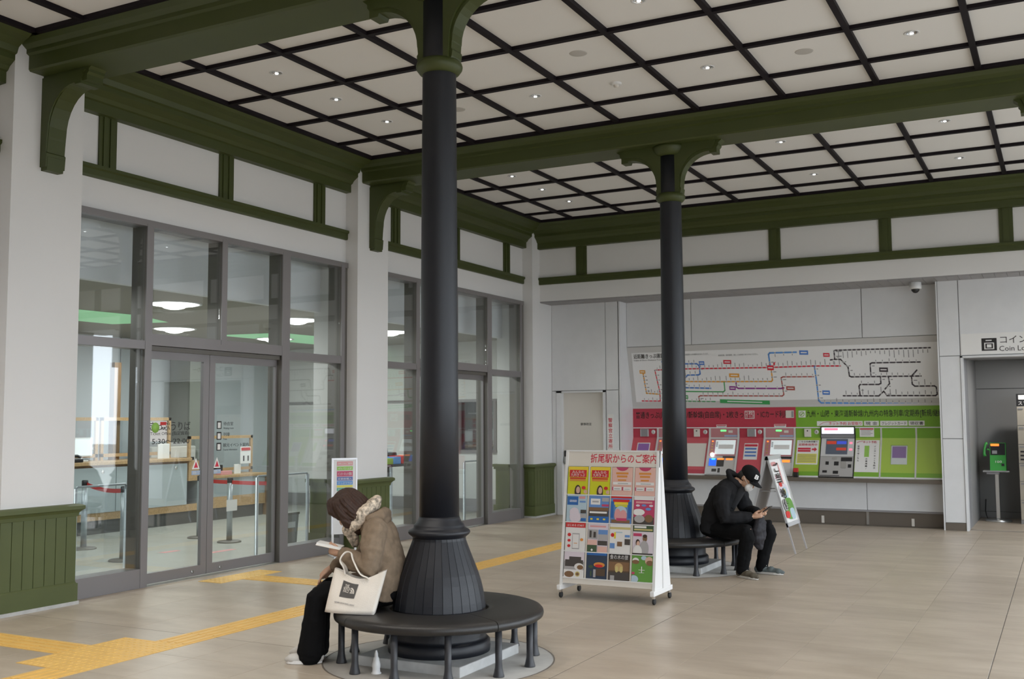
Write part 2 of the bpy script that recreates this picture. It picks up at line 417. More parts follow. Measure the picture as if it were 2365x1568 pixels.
def wainscot(par, y0, y1, sides):
    # y-range of the pilaster; front boards plus boards on the exposed sides
    xf = XP+0.022
    MB().box((XW-0.02, y0-0.018, 0.03), (xf, y1+0.018, 0.83), 'green_lit').build('wainscot', par)
    n = max(2, round((y1-y0+0.03)/0.102)); w = (y1-y0+0.036)/n
    for k in range(n):
        ya = y0-0.018+k*w
        MB().box((xf, ya+0.003, 0.2), (xf+0.008, ya+w-0.003, 0.82), 'green_lit').build('board', par)
    if 's' in sides:
        for k in range(2):
            xa = XW-0.02+k*0.115
            MB().box((xa+0.003, y0-0.026, 0.2), (xa+0.112, y0-0.018, 0.82), 'green_lit').build('board', par)
    cp = [(0.0, 0.775), (0.012, 0.78), (0.016, 0.81), (0.034, 0.83), (0.052, 0.842), (0.052, 0.872), (0.03, 0.884), (0.0, 0.888)]
    m = MB()
    for (d0, z0), (d1, z1) in zip(cp[:-1], cp[1:]):
        def ring(d, z): return [(XW-0.02, y0-0.02-d, z), (xf+d, y0-0.02-d, z), (xf+d, y1+0.02+d, z), (XW-0.02, y1+0.02+d, z)]
        a_, b_ = ring(d0, z0), ring(d1, z1)
        m.add(a_+b_, [(0,1,5,4),(1,2,6,5),(2,3,7,6)], 'green_lit')
    m.add([(XW-0.02, y0-0.02, 0.888), (xf, y0-0.02, 0.888), (xf, y1+0.02, 0.888), (XW-0.02, y1+0.02, 0.888)], [(0,1,2,3)], 'green_lit')
    m.build('wainscot_cap', par)
    m = MB().box((XW-0.02, y0-0.035, 0.03), (xf+0.02, y1+0.035, 0.185), 'green_lit')
    m.prism([(xf, 0.185), (xf+0.02, 0.185), (xf, 0.205)], 'y', y0-0.02, y1+0.02, 'green_lit'); m.build('base_block', par)
    MB().box((XW-0.02, y0-0.045, 0), (xf+0.03, y1+0.045, 0.03), 'stone').build('stone_skirting', par)
def bracket_prof(x0, s, z0, zt, reach):
    # curved bracket in the x-z plane: foot block, slender stem, quarter-round head, end block
    pts = [(0, z0), (0.075, z0), (0.085, z0+0.12), (0.07, z0+0.135), (0.075, z0+0.20), (0.082, z0+0.28)]
    for k in range(9):
        t = k/8*PI/2
        pts.append((0.085+(reach-0.17)*(1-math.cos(t)), z0+0.30+(zt-0.10-z0-0.30)*math.sin(t)))
    pts += [(reach-0.075, zt-0.115), (reach-0.005, zt-0.115), (reach-0.005, zt-0.065), (reach+0.015, zt-0.045), (reach+0.015, zt-0.02), (reach+0.04, zt), (0, zt)]
    return [(x0+s*p, z) for p, z in pts]
for n, (y0, y1) in enumerate(((5.82, 6.55), (10.80, 11.48), (15.77, 16.53))):
    pm = MB().box((XW-0.25, y0, 0), (XP, y1, 5.0), 'white_wall').build('pilaster', wl)
    wainscot(pm, y0, y1, 's')
    if n < 2:
        yc = (y0+y1)/2+0.01
        m = MB().prism(bracket_prof(XP, 1, 3.83, 4.684, 0.56), 'y', yc-0.085, yc+0.085, 'green')
        m.prism(bracket_prof(XP, 1, 3.86, 4.66, 0.50), 'y', yc-0.10, yc+0.10, 'green'); m.build('wall_bracket', pm)
MB().box((XW-0.3, -5, 0), (XW, -4.5, 5.1), 'white_wall').build('wall_field', wl)

# ---------------------------------------------------------------- glazed fronts (two alike bays)
def glazing(n, s):
    wn = empty('window_%d' % n, (-8.07, 8.6+s, 0)); struct(wn, 'tall aluminium framed glazing with transom lights')
    F, B = -8.05, -8.27
    def mull(y0, y1, z0, z1):
        MB().box((F-0.012, y0+s, z0), (F, y1+s, z1), 'alu').box((B, y0+0.01+s, z0), (F-0.012, y1-0.01+s, z1), 'alu_dark').build('mullion', wn)
    mull(7.47, 7.555, 0, 3.60); mull(9.53, 9.665, 0, 3.60); mull(10.66, 10.73, 0, 3.60); mull(6.55, 6.60, 0, 3.60); mull(8.53, 8.61, 2.45, 3.60)
    def rail(y0, y1, z0, z1, nm='transom', m='alu'):
        MB().box((B+0.02, y0+s, z0), (F-0.004, y1+s, z1), m).build(nm, wn)
    rail(6.55, 10.80, 3.575, 3.64, 'head_rail')
    rail(6.60, 7.47, 2.34, 2.425); rail(9.665, 10.66, 2.345, 2.44); rail(7.555, 9.53, 2.385, 2.50)
    MB().box((B+0.02, 7.555+s, 2.38), (F-0.03, 9.53+s, 2.335), 'alu_dark').build('door_track', wn)
    rail(6.60, 7.47, 0, 0.185, 'sill'); rail(9.665, 10.66, 0, 0.17, 'sill')
    MB().box((B, 10.73+s, 0), (F-0.02, 10.81+s, 3.6), 'alu_dark').build('jamb', wn)
    for y0, y1, z0, z1 in ((6.60, 7.47, 0.185, 2.34), (9.665, 10.66, 0.17, 2.345), (6.60, 7.47, 2.425, 3.575), (7.555, 8.53, 2.50, 3.575), (8.61, 9.53, 2.50, 3.575), (9.665, 10.66, 2.44, 3.575)):
        MB().box((-8.095, y0+s, z0), (-8.085, y1+s, z1), 'glass').build('pane', wn)
    dn = empty('door_%d' % n, (-8.14, 8.45+s, 0)); struct(dn, 'pair of glazed automatic sliding doors')
    for y0, y1 in ((7.56, 8.435), (8.44, 9.525)):
        lf = MB().box((-8.165, y0+s, 0.012), (-8.125, y1+s, 0.115), 'alu').box((-8.165, y0+s, 2.255), (-8.125, y1+s, 2.335), 'alu')
        lf.box((-8.165, y0+s, 0.115), (-8.125, y0+(0.02 if y0 < 8 else 0.085)+s, 2.255), 'alu').box((-8.165, y1-(0.085 if y0 < 8 else 0.02)+s, 0.115), (-8.125, y1+s, 2.255), 'alu')
        lf = lf.build('door_leaf', dn)
        MB().box((-8.15, y0+0.01+s, 0.11), (-8.14, y1-0.01+s, 2.26), 'glass').build('pane', lf)
        if n == 1:
            c = (y1-0.2) if y0 < 8 else (y0+0.2)
            k = MB().lathe([(0.0, 0), (0.016, 0), (0.016, 0.006), (0, 0.006)], (0, 0, 0), 'steel', 12)
            k.v = [Vector((-8.125+v.z, c+s+v.x, 0.06+v.y)) for v in k.v]; k.build('floor_lock', lf, recalc=True)
    return wn, dn
win1, door1 = glazing(1, 0.0)
win2, door2 = glazing(2, 4.93)

# ---------------------------------------------------------------- back wall
wb = empty('wall_back', (-3, YB, 0)); struct(wb, 'white back wall with olive frieze over the ticket alcove')
MB().box((XP, YB, 3.655), (XR, 17.3, 5.1), 'white_wall').build('header', wb)
MB().prism([(YB-d, z) for d, z in COR], 'x', XP, XR, 'green').build('cornice', wb)
MB().prism([(YB-d, z) for d, z in RAIL], 'x', XP, XR, 'green').build('frieze_rail', wb)
for x0, x1 in ((-7.212, -7.02), (-3.948, -3.768), (-2.321, -2.145), (-0.713, -0.532), (0.9, 1.08), (2.5, 2.68), (-5.58, -5.40)):
    MB().box((x0, YB-0.022, 4.06), (x1, YB, 4.56), 'green').box((x0+0.05, YB-0.034, 4.06), (x1-0.05, YB-0.022, 4.56), 'green').build('frieze_stile', wb)
# soffit of narrow metal slats
sl_me = bpy.data.meshes.new('soffit_slat'); q = MB().box((-0.077, 0, 0), (0.077, 0.78, 0.02), 'soffit_grey'); sl_me.from_pydata(q.v, [], q.f); sl_me.materials.append(MATS['soffit_grey'])
MB().box((XP, YB+0.004, 3.65), (2.0, 17.3, 3.656), 'grey_print').build('soffit_void', wb)
for k in range(63): link_copy(sl_me, 'soffit_slat', (XP+0.08+k*0.158, YB+0.003, 3.632), wb)
# wall beside the alcove (with the door) and the return
YD = 16.5
def panel(par, x0, x1, z0, z1, y, m='white_panel', t=0.02, nm='wall_panel'):
    return MB().bbox((x0+0.005, y, z0+0.005), (x1-0.005, y+t, z1-0.005), m, 0.003).build(nm, par)
MB().box((XP, YD+0.02, 2.1), (-6.64, 17.3, 3.66), 'grey_print').box((XP, YD+0.02, 0), (-7.83, 17.3, 2.1), 'grey_print').box((-6.9, YD+0.02, 0), (-6.64, 17.3, 2.1), 'grey_print').build('wall_core', wb)
panel(wb, XP, -6.89, 2.13, 3.65, YD); panel(wb, -6.89, -6.64, 2.13, 3.65, YD); panel(wb, XP, -7.825, 0, 2.13, YD); panel(wb, -6.89, -6.64, 0, 2.13, YD)
MB().box((-6.66, YD, 0), (-6.62, 17.2, 3.66), 'white_panel').build('alcove_return', wb)
# door in that wall
d3 = empty('door_3', (-7.33, YD, 0)); struct(d3, 'pale steel door with keypad handle beside the ticket alcove')
MB().box((-7.82, YD-0.012, 0), (-7.72, YD+0.1, 2.125), 'white_panel').box((-6.945, YD-0.012, 0), (-6.9, YD+0.1, 2.125), 'white_panel').box((-7.82, YD-0.012, 2.095), (-6.9, YD+0.1, 2.125), 'white_panel').build('door_frame', d3)
lf = MB().box((-7.72, YD+0.075, 0.01), (-6.945, YD+0.11, 2.095), 'off_white').build('door_leaf', d3)
MB().bbox((-7.705, YD+0.05, 0.995), (-7.625, YD+0.075, 1.10), 'black_plastic').bbox((-7.705, YD+0.03, 0.87), (-7.625, YD+0.075, 0.99), 'steel').bbox((-7.69, YD-0.01, 0.90), (-7.57, YD+0.02, 0.925), 'steel').build('keypad_handle', d3)
text('駅事務室', 0.052, (-7.40, YD+0.075, 1.535), (1, 0, 0), (0, 0, 1), 'black_print', d3)
ps = MB().box((-6.865, YD-0.004, 1.06), (-6.765, YD+0.0, 1.72), 'paper').build('police_sign', base=(-6.815, YD, 1.06)); tag(ps, 'narrow white vertical sign with red characters right of the steel door', 'sign')
for k, ch in enumerate('警察官立寄所'): text(ch, 0.078, (-6.815, YD-0.004, 1.59-0.088*k), (1, 0, 0), (0, 0, 1), 'red_print', ps, align='CENTER', bold=0.01)

MB().box((-14.6, 17.15, 0), (-1.4, 17.35, 3.7), 'grey_print').build('rear_core', wb)
# right pier, locker alcove
MB().box((-1.60, YD+0.02, 0), (-1.29, 17.3, 3.66), 'grey_print').build('pier_core', wb)
for z0, z1 in ((0.11, 1.322), (1.322, 2.525), (2.525, 3.65)): panel(wb, -1.60, -1.315, z0, z1, YD)
MB().box((-1.60, YD, 0), (-1.315, YD+0.02, 0.108), 'brown_kick').build('pier_base', wb)
MB().box((-1.62, YD+0.0, 0), (-1.60, 17.3, 3.66), 'white_panel').build('pier_return', wb)
MB().box((-1.29, YD+0.02, 2.50), (1.85, 17.3, 3.66), 'grey_print').build('lintel_core', wb)
panel(wb, -1.315, 1.85, 2.525, 3.65, YD)
MB().box((-1.315, YD-0.012, 0), (-1.285, YD+0.2, 2.525), 'white_panel').box((-1.315, YD-0.012, 2.495), (0.9, YD+0.2, 2.52), 'white_panel').build('opening_trim', wb)
MB().box((0.9, YD, 0), (1.85, 17.3, 2.5), 'white_panel').build('wall_field', wb)
ra = empty('wall_alcove', (-0.2, 18.9, 0)); struct(ra, 'grey panelled wall of the coin locker alcove')
mat('alcove_grey', (0.27, 0.27, 0.268), 0.5)
for x0, x1 in ((-1.29, -0.2), (-0.2, 0.95)):
    for z0, z1 in ((0.1, 2.1), (2.1, 2.7)): MB().bbox((x0+0.004, 18.9, z0+0.004), (x1-0.004, 18.92, z1-0.004), 'alcove_grey', 0.002).build('wall_panel', ra)
MB().box((-1.3, 18.88, 0), (0.95, 18.9, 0.1), 'alcove_grey').build('alcove_skirting', ra)
MB().box((-1.33, 18.92, 0), (1.0, 19.0, 2.8), 'batten_black').box((-1.40, 17.2, 0), (-1.285, 19, 2.8), 'alcove_grey').box((0.9, 17.2, 0), (1.0, 19, 2.8), 'alcove_grey').build('alcove_side', ra)
MB().box((-1.4, 16.7, 2.56), (1.0, 19, 2.62), 'alcove_grey').build('alcove_ceiling', ra)
# locker sign
sg = MB().box((-1.30, YD-0.006, 2.535), (0.5, YD, 2.84), 'paper').build('locker_sign', base=(-0.4, YD, 2.53)); tag(sg, 'white band sign with black locker pictogram over the alcove opening', 'sign')
m = MB().bbox((-1.025, YD-0.009, 2.585), (-0.825, YD-0.004, 2.765), 'black_print', 0.01).build('pictogram', sg)
MB().box((-0.99, YD-0.011, 2.605), (-0.86, YD-0.009, 2.70), 'paper').box((-0.975, YD-0.013, 2.617), (-0.875, YD-0.011, 2.688), 'black_print').box((-0.955, YD-0.015, 2.63), (-0.895, YD-0.013, 2.675), 'paper').box((-0.97, YD-0.011, 2.725), (-0.89, YD-0.009, 2.74), 'paper').build('locker_mark', m)
text('コインロッカー', 0.125, (-0.80, YD-0.006, 2.69), (1, 0, 0), (0, 0, 1), 'black_print', sg)
text('Coin Lockers', 0.105, (-0.80, YD-0.006, 2.575), (1, 0, 0), (0, 0, 1), 'black_print', sg)

# ---------------------------------------------------------------- other sides of the hall (outside the frame)
mat('front_brown', (0.55, 0.47, 0.39), 0.6)  # unseen wall's colour, chosen to bounce warm light onto camera-facing sides
wf = MB().box((-8.3, -5.2, 0), (XR, -5, 5.1), 'front_brown').build('wall_front', base=(-2, -5, 0)); struct(wf, 'warm brown wall behind the camera, toned to bounce light')
wr = empty('wall_right', (XR, 6, 0)); struct(wr, 'open east side with white piers and lintel')
for y0 in (-5.0, 0.98, 5.82, 10.80, 15.77): MB().box((XR, y0, 0), (XR+0.3, y0+0.7, 5.1), 'white_wall').build('pier', wr)
MB().box((XR, -5, 3.64), (XR+0.3, 17, 5.1), 'white_wall').build('lintel', wr)
MB().box((1.85, 17.0, 2.9), (XR, 17.3, 3.66), 'white_wall').build('lintel', wr)
gp = MB().box((XR, -60, -0.12), (90, 60, -0.03), 'concrete').box((1.0, 19.2, -0.12), (XR, 60, -0.03), 'concrete').build('ground', base=(20, 0, 0)); struct(gp, 'grey paving outside')
# ================================================================ COLUMNS AND ROUND BENCHES
def column(x, y, label):
    c = empty('column', (x, y, 0)); tag(c, label, 'column', 'cast iron columns of the hall')
    MB().bbox((x-0.40, y-0.40, 0), (x+0.40, y+0.40, 0.066), 'stone', 0.006).build('plinth', c)
    foot = [(0.345, 0.066), (0.348, 0.10), (0.345, 0.135), (0.33, 0.15), (0.318, 0.152), (0.315, 0.17), (0.315, 0.352)]
    MB().lathe(foot, (x, y, 0), 'iron', 48).build('foot_drum', c)
    # fluted bell: 30 flat staves with grooves between them
    prof = [(0.318, 0.352), (0.312, 0.40), (0.301, 0.46), (0.287, 0.52), (0.268, 0.58), (0.245, 0.64), (0.221, 0.70), (0.198, 0.76), (0.183, 0.80), (0.180, 0.822)]
    m = MB(); n = 30; vs = []; fs = []
    for r, z in prof:
        for j in range(n):
            for dt, dr in ((-0.47, 0), (0.47, 0), (0.5, -0.004)):
                t = 2*PI*(j+dt)/n; vs.append((x+(r+dr)*math.cos(t), y+(r+dr)*math.sin(t), z))
    N = 3*n
    for i in range(len(prof)-1):
        for j in range(N): fs.append((i*N+j, i*N+(j+1) % N, (i+1)*N+(j+1) % N, (i+1)*N+j))
    m.add(vs, fs, 'iron'); m.build('fluted_bell', c)
    ring = [(0.178, 0.815), (0.188, 0.826), (0.206, 0.84), (0.213, 0.853), (0.208, 0.866), (0.192, 0.876), (0.176, 0.884), (0.174, 0.898), (0.168, 0.908), (0.152, 0.925), (0.142, 0.945), (0.137, 0.96)]
    MB().lathe(ring, (x, y, 0), 'iron', 48).build('ring_moulding', c)
    MB().lathe([(0.137, 0.95), (0.131, 1.8), (0.125, 3.0), (0.119, 4.06), (0.118, 4.60)], (x, y, 0), 'iron', 48).build('shaft', c)
    MB().lathe([(0.120, 4.045), (0.140, 4.055), (0.162, 4.085), (0.166, 4.105), (0.160, 4.125), (0.140, 4.145), (0.120, 4.15)], (x, y, 0), 'green', 40).build('collar', c)
    for s in (-1, 1):
        pts = [(0.0, 4.12), (0.128, 4.12), (0.142, 4.15), (0.148, 4.19), (0.138, 4.205), (0.142, 4.25)]
        for k in range(11):
            t = k/10*PI/2; pts.append((0.145+0.33*(1-math.cos(t)), 4.26+0.31*math.sin(t)))
        pts += [(0.485, 4.545), (0.56, 4.545), (0.56, 4.60), (0.58, 4.625), (0.58, 4.65), (0.62, 4.684), (0.0, 4.684)]
        p2 = [(0.0, 4.14), (0.120, 4.14)]+[(0.128+0.31*(1-math.cos(k/8*PI/2)), 4.27+0.325*math.sin(k/8*PI/2)) for k in range(9)]+[(0.52, 4.60), (0.55, 4.684), (0, 4.684)]
        m = MB().prism([(x+s*a, z) for a, z in pts], 'y', y-0.066, y+0.066, 'green').prism([(x+s*a, z) for a, z in p2], 'y', y-0.086, y+0.086, 'green'); m.build('bracket', c)
    MB().lathe([(0.118, 4.57), (0.15, 4.585), (0.175, 4.62), (0.19, 4.66), (0.19, 4.684)], (x, y, 0), 'green', 32).build('capital', c)
    return c
def bench(x, y, label):
    b = empty('round_bench', (x, y, 0)); tag(b, label, 'bench', 'round benches around the columns')
    n = 20
    sec = [(0.335, 0.292), (0.335, 0.345), (0.345, 0.353), (0.38, 0.356), (0.55, 0.357), (0.67, 0.354), (0.695, 0.347), (0.708, 0.333), (0.711, 0.315), (0.706, 0.298), (0.695, 0.290)]
    for q in range(4):
        a0 = math.radians(-27+90*q)+0.004; a1 = math.radians(63+90*q)-0.004
        vs = []; fs = []; k = len(sec)
        for i in range(n+1):
            t = a0+(a1-a0)*i/n
            for r, z in sec: vs.append((x+r*math.cos(t), y+r*math.sin(t), z))
        for i in range(n):
            for j in range(k): fs.append((i*k+j, (i+1)*k+j, (i+1)*k+(j+1) % k, i*k+(j+1) % k))
        m = MB(); m.add(vs, fs, 'bench_seat', True); m.add(vs[:k], [tuple(range(k))], 'bench_seat'); m.add(vs[-k:], [tuple(range(k))[::-1]], 'bench_seat')
        m.build('seat_segment', b, recalc=True)
    for k in range(12):
        t = math.radians(6.5+30*k); p = (x+0.655*math.cos(t), y+0.655*math.sin(t), 0)
        MB().lathe([(0.036, 0), (0.036, 0.008), (0.030, 0.03), (0.024, 0.06), (0.022, 0.09), (0.022, 0.295)], p, 'bench_leg', 14).build('leg', b)
    return b
mat('bench_seat', (0.018, 0.0165, 0.0155), 0.42, bump=0.15, bscale=120)
mat('bench_leg', (0.028, 0.029, 0.034), 0.42, bump=0.1, bscale=200)
CX = -3.82
column(CX, 6.17, 'tall dark iron column rising from the near round bench where a person in a brown coat sits')
column(CX-0.01, 11.12, 'dark iron column behind the brochure rack, beside the person in a black cap')
column(0.30, 11.12, 'dark iron column at the right edge, only its green bracket in view')
bench(CX, 6.17, 'dark round bench with twelve legs around the near column')
bench(CX-0.01, 11.12, 'dark round bench around the far column behind the brochure rack')
for cx_, cy_ in ((CX, 6.17), (CX-0.01, 11.12)):
    MB().lathe([(0.0, 0.0005), (0.775, 0.0005), (0.775, 0.0015), (0.0, 0.0015)], (cx_, cy_, 0), 'apron', 64, cap=False).build('column_apron', fl)
    MB().lathe([(0.775, 0.0), (0.785, 0.0), (0.785, 0.002), (0.775, 0.002)], (cx_, cy_, 0), 'joint_dark', 64, cap=False).build('apron_joint', fl)
# small white bottle-shaped marker on the floor under the near bench
cn = MB().lathe([(0.032, 0), (0.033, 0.004), (0.026, 0.012), (0.024, 0.03), (0.027, 0.045), (0.027, 0.06), (0.020, 0.085), (0.018, 0.10), (0.012, 0.105), (0.011, 0.125), (0.005, 0.145), (0.002, 0.147)], (-3.965, 5.64, 0), 'white_plastic', 18).build('glue_bottle', base=(-3.965, 5.64, 0))
tag(cn, 'small white squeeze bottle standing on the floor under the near bench', 'bottle')
# ================================================================ TICKET ALCOVE
ta = empty('ticket_wall', (-4.1, 17.05, 0)); tag(ta, 'ticket machine wall with red and green fascia under the fare map', 'ticket machine wall')  # the whole machine wall of the alcove, with its counter shelf
X0, X1 = -6.62, -1.62
def ysl(z): return 17.05-(1.32-z)*0.5 if z < 1.32 else 17.05
# upper panels
MB().box((X0, 16.84, 2.86), (X1, 17.3, 3.66), 'grey_print').build('panel_core', ta)
for a, b in ((X0, -5.467), (-5.467, -2.727), (-2.727, X1)):
    MB().bbox((a+0.005, 16.80, 2.87), (b-0.005, 16.82, 3.645), 'white_panel', 0.003).build('wall_panel', ta)
# slanted frame for the fare map, from z 2.86 (y 16.80) to z 1.85 (y 17.046)
mat('frame_grey', (0.60, 0.59, 0.575), 0.4)
MB().add([(X0, 16.80, 2.862), (X1, 16.80, 2.862), (X1, 17.046, 1.852), (X0, 17.046, 1.852), (X0, 17.3, 2.862), (X1, 17.3, 2.862), (X1, 17.3, 1.852), (X0, 17.3, 1.852)],
         [(0,3,2,1), (4,5,6,7), (0,1,5,4), (3,7,6,2), (0,4,7,3), (1,2,6,5)], 'frame_grey').build('map_frame', ta)
MB().box((X0, 17.04, 1.815), (X1, 17.3, 1.852), 'frame_grey').build('fascia_cap', ta)
# coloured fascias
XS = -3.83
for a, b, m in ((X0, XS, 'ticket_red'), (XS, X1, 'ticket_green')):
    MB().box((a, 17.05, 1.492), (b, 17.3, 1.815), m).build('fascia', ta)
MB().box((X0, 17.035, 1.476), (X1, 17.3, 1.492), 'white_plastic').build('fascia_rail', ta)
def slope_strip(par, x0, x1, z0, z1, m, nm, off=0.0, t=0.02):
    # a slab on the machine plane (vertical above z 1.32, leaning out below)
    nrm = Vector((0, -1, 0.5)).normalized() if z1 <= 1.321 else Vector((0, -1, 0))
    p = [Vector((x0, ysl(z0), z0)), Vector((x1, ysl(z0), z0)), Vector((x1, ysl(z1), z1)), Vector((x0, ysl(z1), z1))]
    q = [a+nrm*off for a in p]; r = [a-nrm*t for a in q]
    return MB().add(q+r, [(0,1,2,3), (7,6,5,4), (0,4,5,1), (1,5,6,2), (2,6,7,3), (3,7,4,0)], m).build(nm, par)
for a, b, red in ((X0, -6.18, 1), (-5.668, -5.266, 1), (-4.754, -4.351, 1), (-3.838, -3.443, 0), (-2.913, -2.53, 0), (-2.53, -2.02, 0), (-2.02, X1, 0)):
    slope_strip(ta, a+0.002, b-0.002, 1.32, 1.476, 'ticket_red' if red else 'ticket_green', 'fascia_panel')
    slope_strip(ta, a+0.002, b-0.002, 0.80, 1.32, 'ticket_red_low' if red else 'ticket_lime', 'fascia_panel')
    slope_strip(ta, a+0.002, b-0.002, 0.735, 0.80, 'ticket_red' if red else 'ticket_green', 'fascia_band')
    slope_strip(ta, a+0.002, b-0.002, 0.712, 0.735, 'white_plastic', 'fascia_edge', 0.003)
for x in (-2.53, -2.02): slope_strip(ta, x-0.012, x+0.012, 0.712, 1.32, 'frame_grey', 'cover_strip', 0.006); slope_strip(ta, x-0.012, x+0.012, 1.32, 1.476, 'frame_grey', 'cover_strip', 0.006)
# counter shelf, apron, kick
MB().bbox((X0, 16.60, 0.655), (X1, 17.2, 0.713), 'brown_kick', 0.006).build('counter_shelf', ta)
for a, b in ((X0, -4.6), (-4.6, -2.73), (-2.73, X1)): MB().bbox((a+0.004, 16.80, 0.232), (b-0.004, 16.82, 0.655), 'white_panel', 0.003).build('apron_panel', ta)
MB().box((X0, 16.79, 0.205), (X1, 16.83, 0.23), 'soffit_grey').build('apron_rail', ta)
MB().box((X0, 16.822, 0.0), (X1, 17.2, 0.66), 'grey_print').build('apron_core', ta)
for a, b in ((X0, -4.6), (-4.6, -2.73), (-2.73, X1)): MB().box((a+0.004, 16.812, 0.0), (b-0.004, 16.825, 0.205), 'brown_kick').build('kick_panel', ta)
for x, mm, w in ((-2.73, 'steel', 0.018), (-3.40, 'off_white', 0.02), (-2.08, 'off_white', 0.02)): MB().box((x-w, 16.80, 0.01), (x+w, 16.812, 0.20 if mm == 'steel' else 0.12), mm).build('kick_tab', ta)
# lettering on the fascias
R_, U_ = (1, 0, 0), (0, 0, 1)
text('普通きっぷ(片道)・特急/新幹線(自由席)・2枚きっぷ', 0.125, (-6.57, 17.05, 1.655), R_, U_, 'black_print', ta, width=1.98, bold=0.008)
text('・ICカード利用', 0.125, (-4.48, 17.05, 1.655), R_, U_, 'black_print', ta, width=0.50, bold=0.008)
ic = MB().box((-4.66, 17.045, 1.63), (-4.50, 17.05, 1.76), 'paper').box((-4.65, 17.043, 1.64), (-4.51, 17.0455, 1.75), 'ticket_red').build('card_mark', ta)
text('2枚', 0.07, (-4.645, 17.043, 1.695), R_, U_, 'paper', ic, width=0.125); text('きっぷ', 0.05, (-4.645, 17.043, 1.65), R_, U_, 'paper', ic, width=0.125)
MB().box((-3.99, 17.045, 1.64), (-3.86, 17.05, 1.76), 'off_white').box((-3.90, 17.043, 1.65), (-3.865, 17.046, 1.75), 'soffit_grey').build('card_mark', ta)
text('九州・山陽・東海道新幹線/九州内の特急列車/定期券[新規/継続]', 0.115, (-3.66, 17.05, 1.66), R_, U_, 'black_print', ta, width=2.05, bold=0.008)
lg = MB().bbox((-3.785, 17.043, 1.645), (-3.675, 17.05, 1.755), 'paper', 0.006).build('seat_mark', ta)
MB().tube([(-3.73+0.036*math.cos(t), 17.042, 1.70+0.036*math.sin(t)) for t in [2*PI*k/20 for k in range(20)]], 0.005, 'ticket_green', 6, closed=True).tube([(-3.75, 17.042, 1.685), (-3.735, 17.042, 1.69), (-3.725, 17.042, 1.71), (-3.705, 17.042, 1.715)], 0.007, 'ticket_green', 6).build('seat_ring', lg)
for x0, x1, t, mm in ((-3.50, -2.80, 'ネット予約 お受取り', 'red_print'), (-2.78, -2.56, '現 金', 'black_print'), (-2.54, -2.14, 'クレジットカード', 'black_print'), (-2.125, -1.895, '領収書', 'black_print')):
    pl = MB().bbox((x0, 17.044, 1.51), (x1, 17.05, 1.585), 'paper', 0.004).build('service_plate', ta)
    a = x0+0.02+(0.16 if 'ネ' in t else 0)
    text(t, 0.055, (a, 17.044, 1.526), R_, U_, mm, pl, width=x1-0.02-a, bold=0.006)
    if 'ネ' in t: MB().tube([(x0+0.04, 17.043, 1.525), (x0+0.10, 17.043, 1.56), (x0+0.16, 17.043, 1.572), (x0+0.3, 17.043, 1.577)], 0.003, 'red_print', 5).build('swoosh', pl)
for n_, x in enumerate((-6.25, -5.334, -4.416, -3.511)):
    nb = MB().lathe([(0.0, 0), (0.036, 0), (0.036, 0.004), (0, 0.004)], (0, 0, 0), 'paper', 24)
    nb.v = [Vector((x+v.x, 17.047-v.z, 1.415+v.y)) for v in nb.v]; nb = nb.build('number_disc', ta, recalc=True)
    text('1234'[n_], 0.062, (x, 17.043, 1.392), R_, U_, 'black_print', nb, align='CENTER')
for x0, x1, cam_ in ((-6.48, -6.33, 0), (-5.526, -5.426, 1), (-4.617, -4.475, 0), (-3.697, -3.594, 1)):
    sp = MB().bbox((x0, 17.015, 1.335), (x1, 17.05, 1.465), 'off_white' if cam_ else 'steel', 0.006).build('intercom', ta)
    if cam_:
        ln = MB().lathe([(0, 0), (0.011, 0), (0.011, 0.004), (0, 0.004)], (0, 0, 0), 'black_plastic', 12)
        ln.v = [Vector(((x0+x1)/2+v.x, 17.015-v.z, 1.432+v.y)) for v in ln.v]; ln.build('lens', sp, recalc=True)
    else: MB().bbox((x0+0.018, 17.008, 1.338), (x1-0.018, 17.016, 1.46), 'soffit_grey', 0.004).build('flap', sp)
# paper notices on the fascias
def notice(x0, x1, z0, z1, label, head=None, slope=False, body='paper', lines=0, lm='grey_print'):
    o = empty('notice', ((x0+x1)/2, ysl(z0), z0)); tag(o, label, 'notice', 'notices on the ticket wall')
    slope_strip(o, x0, x1, z0, z1, body, 'sheet', 0.004, 0.004)
    if head: slope_strip(o, x0+0.008, x1-0.008, z1-(z1-z0)*0.2, z1-(z1-z0)*0.06, head, 'heading', 0.006, 0.003)
    for k in range(lines):
        z = z1-(z1-z0)*(0.28+0.62*k/max(1, lines)); slope_strip(o, x0+0.02, x1-0.02-0.03*(k % 2), z-0.007, z, lm, 'print_line', 0.006, 0.003)
    return o
notice(-5.14, -4.97, 1.43, 1.535, 'small white paper notice above the second ticket machine', 'red_print', lines=3)
notice(-4.18, -3.99, 1.43, 1.54, 'small white paper notice above the third ticket machine', 'red_print', lines=3)
notice(-2.85, -2.635, 1.338, 1.478, 'white paper notice right of the fourth ticket machine', 'red_print', lines=4)
n1 = notice(-5.636, -5.30, 0.85, 1.225, 'large blank cream sheet between the column and the second machine', body='off_white')
n2 = notice(-4.66, -4.434, 0.97, 1.228, 'white notice with blue bars left of the third machine', 'red_print')
for k in range(3): slope_strip(n2, -4.64, -4.455, 1.155-0.055*k-0.028, 1.155-0.055*k, 'blue_print' if 'blue_print' in MATS else mat('blue_print', (0.10, 0.20, 0.50), 0.5) and 'blue_print', 'blue_bar', 0.006, 0.003)
n3 = notice(-6.52, -6.29, 0.98, 1.23, 'purple edged notice on the red panel left of the first machine')
slope_strip(n3, -6.505, -6.305, 1.10, 1.215, mat('purple_print', (0.30, 0.14, 0.42), 0.5) and 'purple_print', 'picture', 0.006, 0.003)
n4 = notice(-3.81, -3.47, 0.905, 1.282, 'white and yellow notice with a red arrow left of the fourth machine')
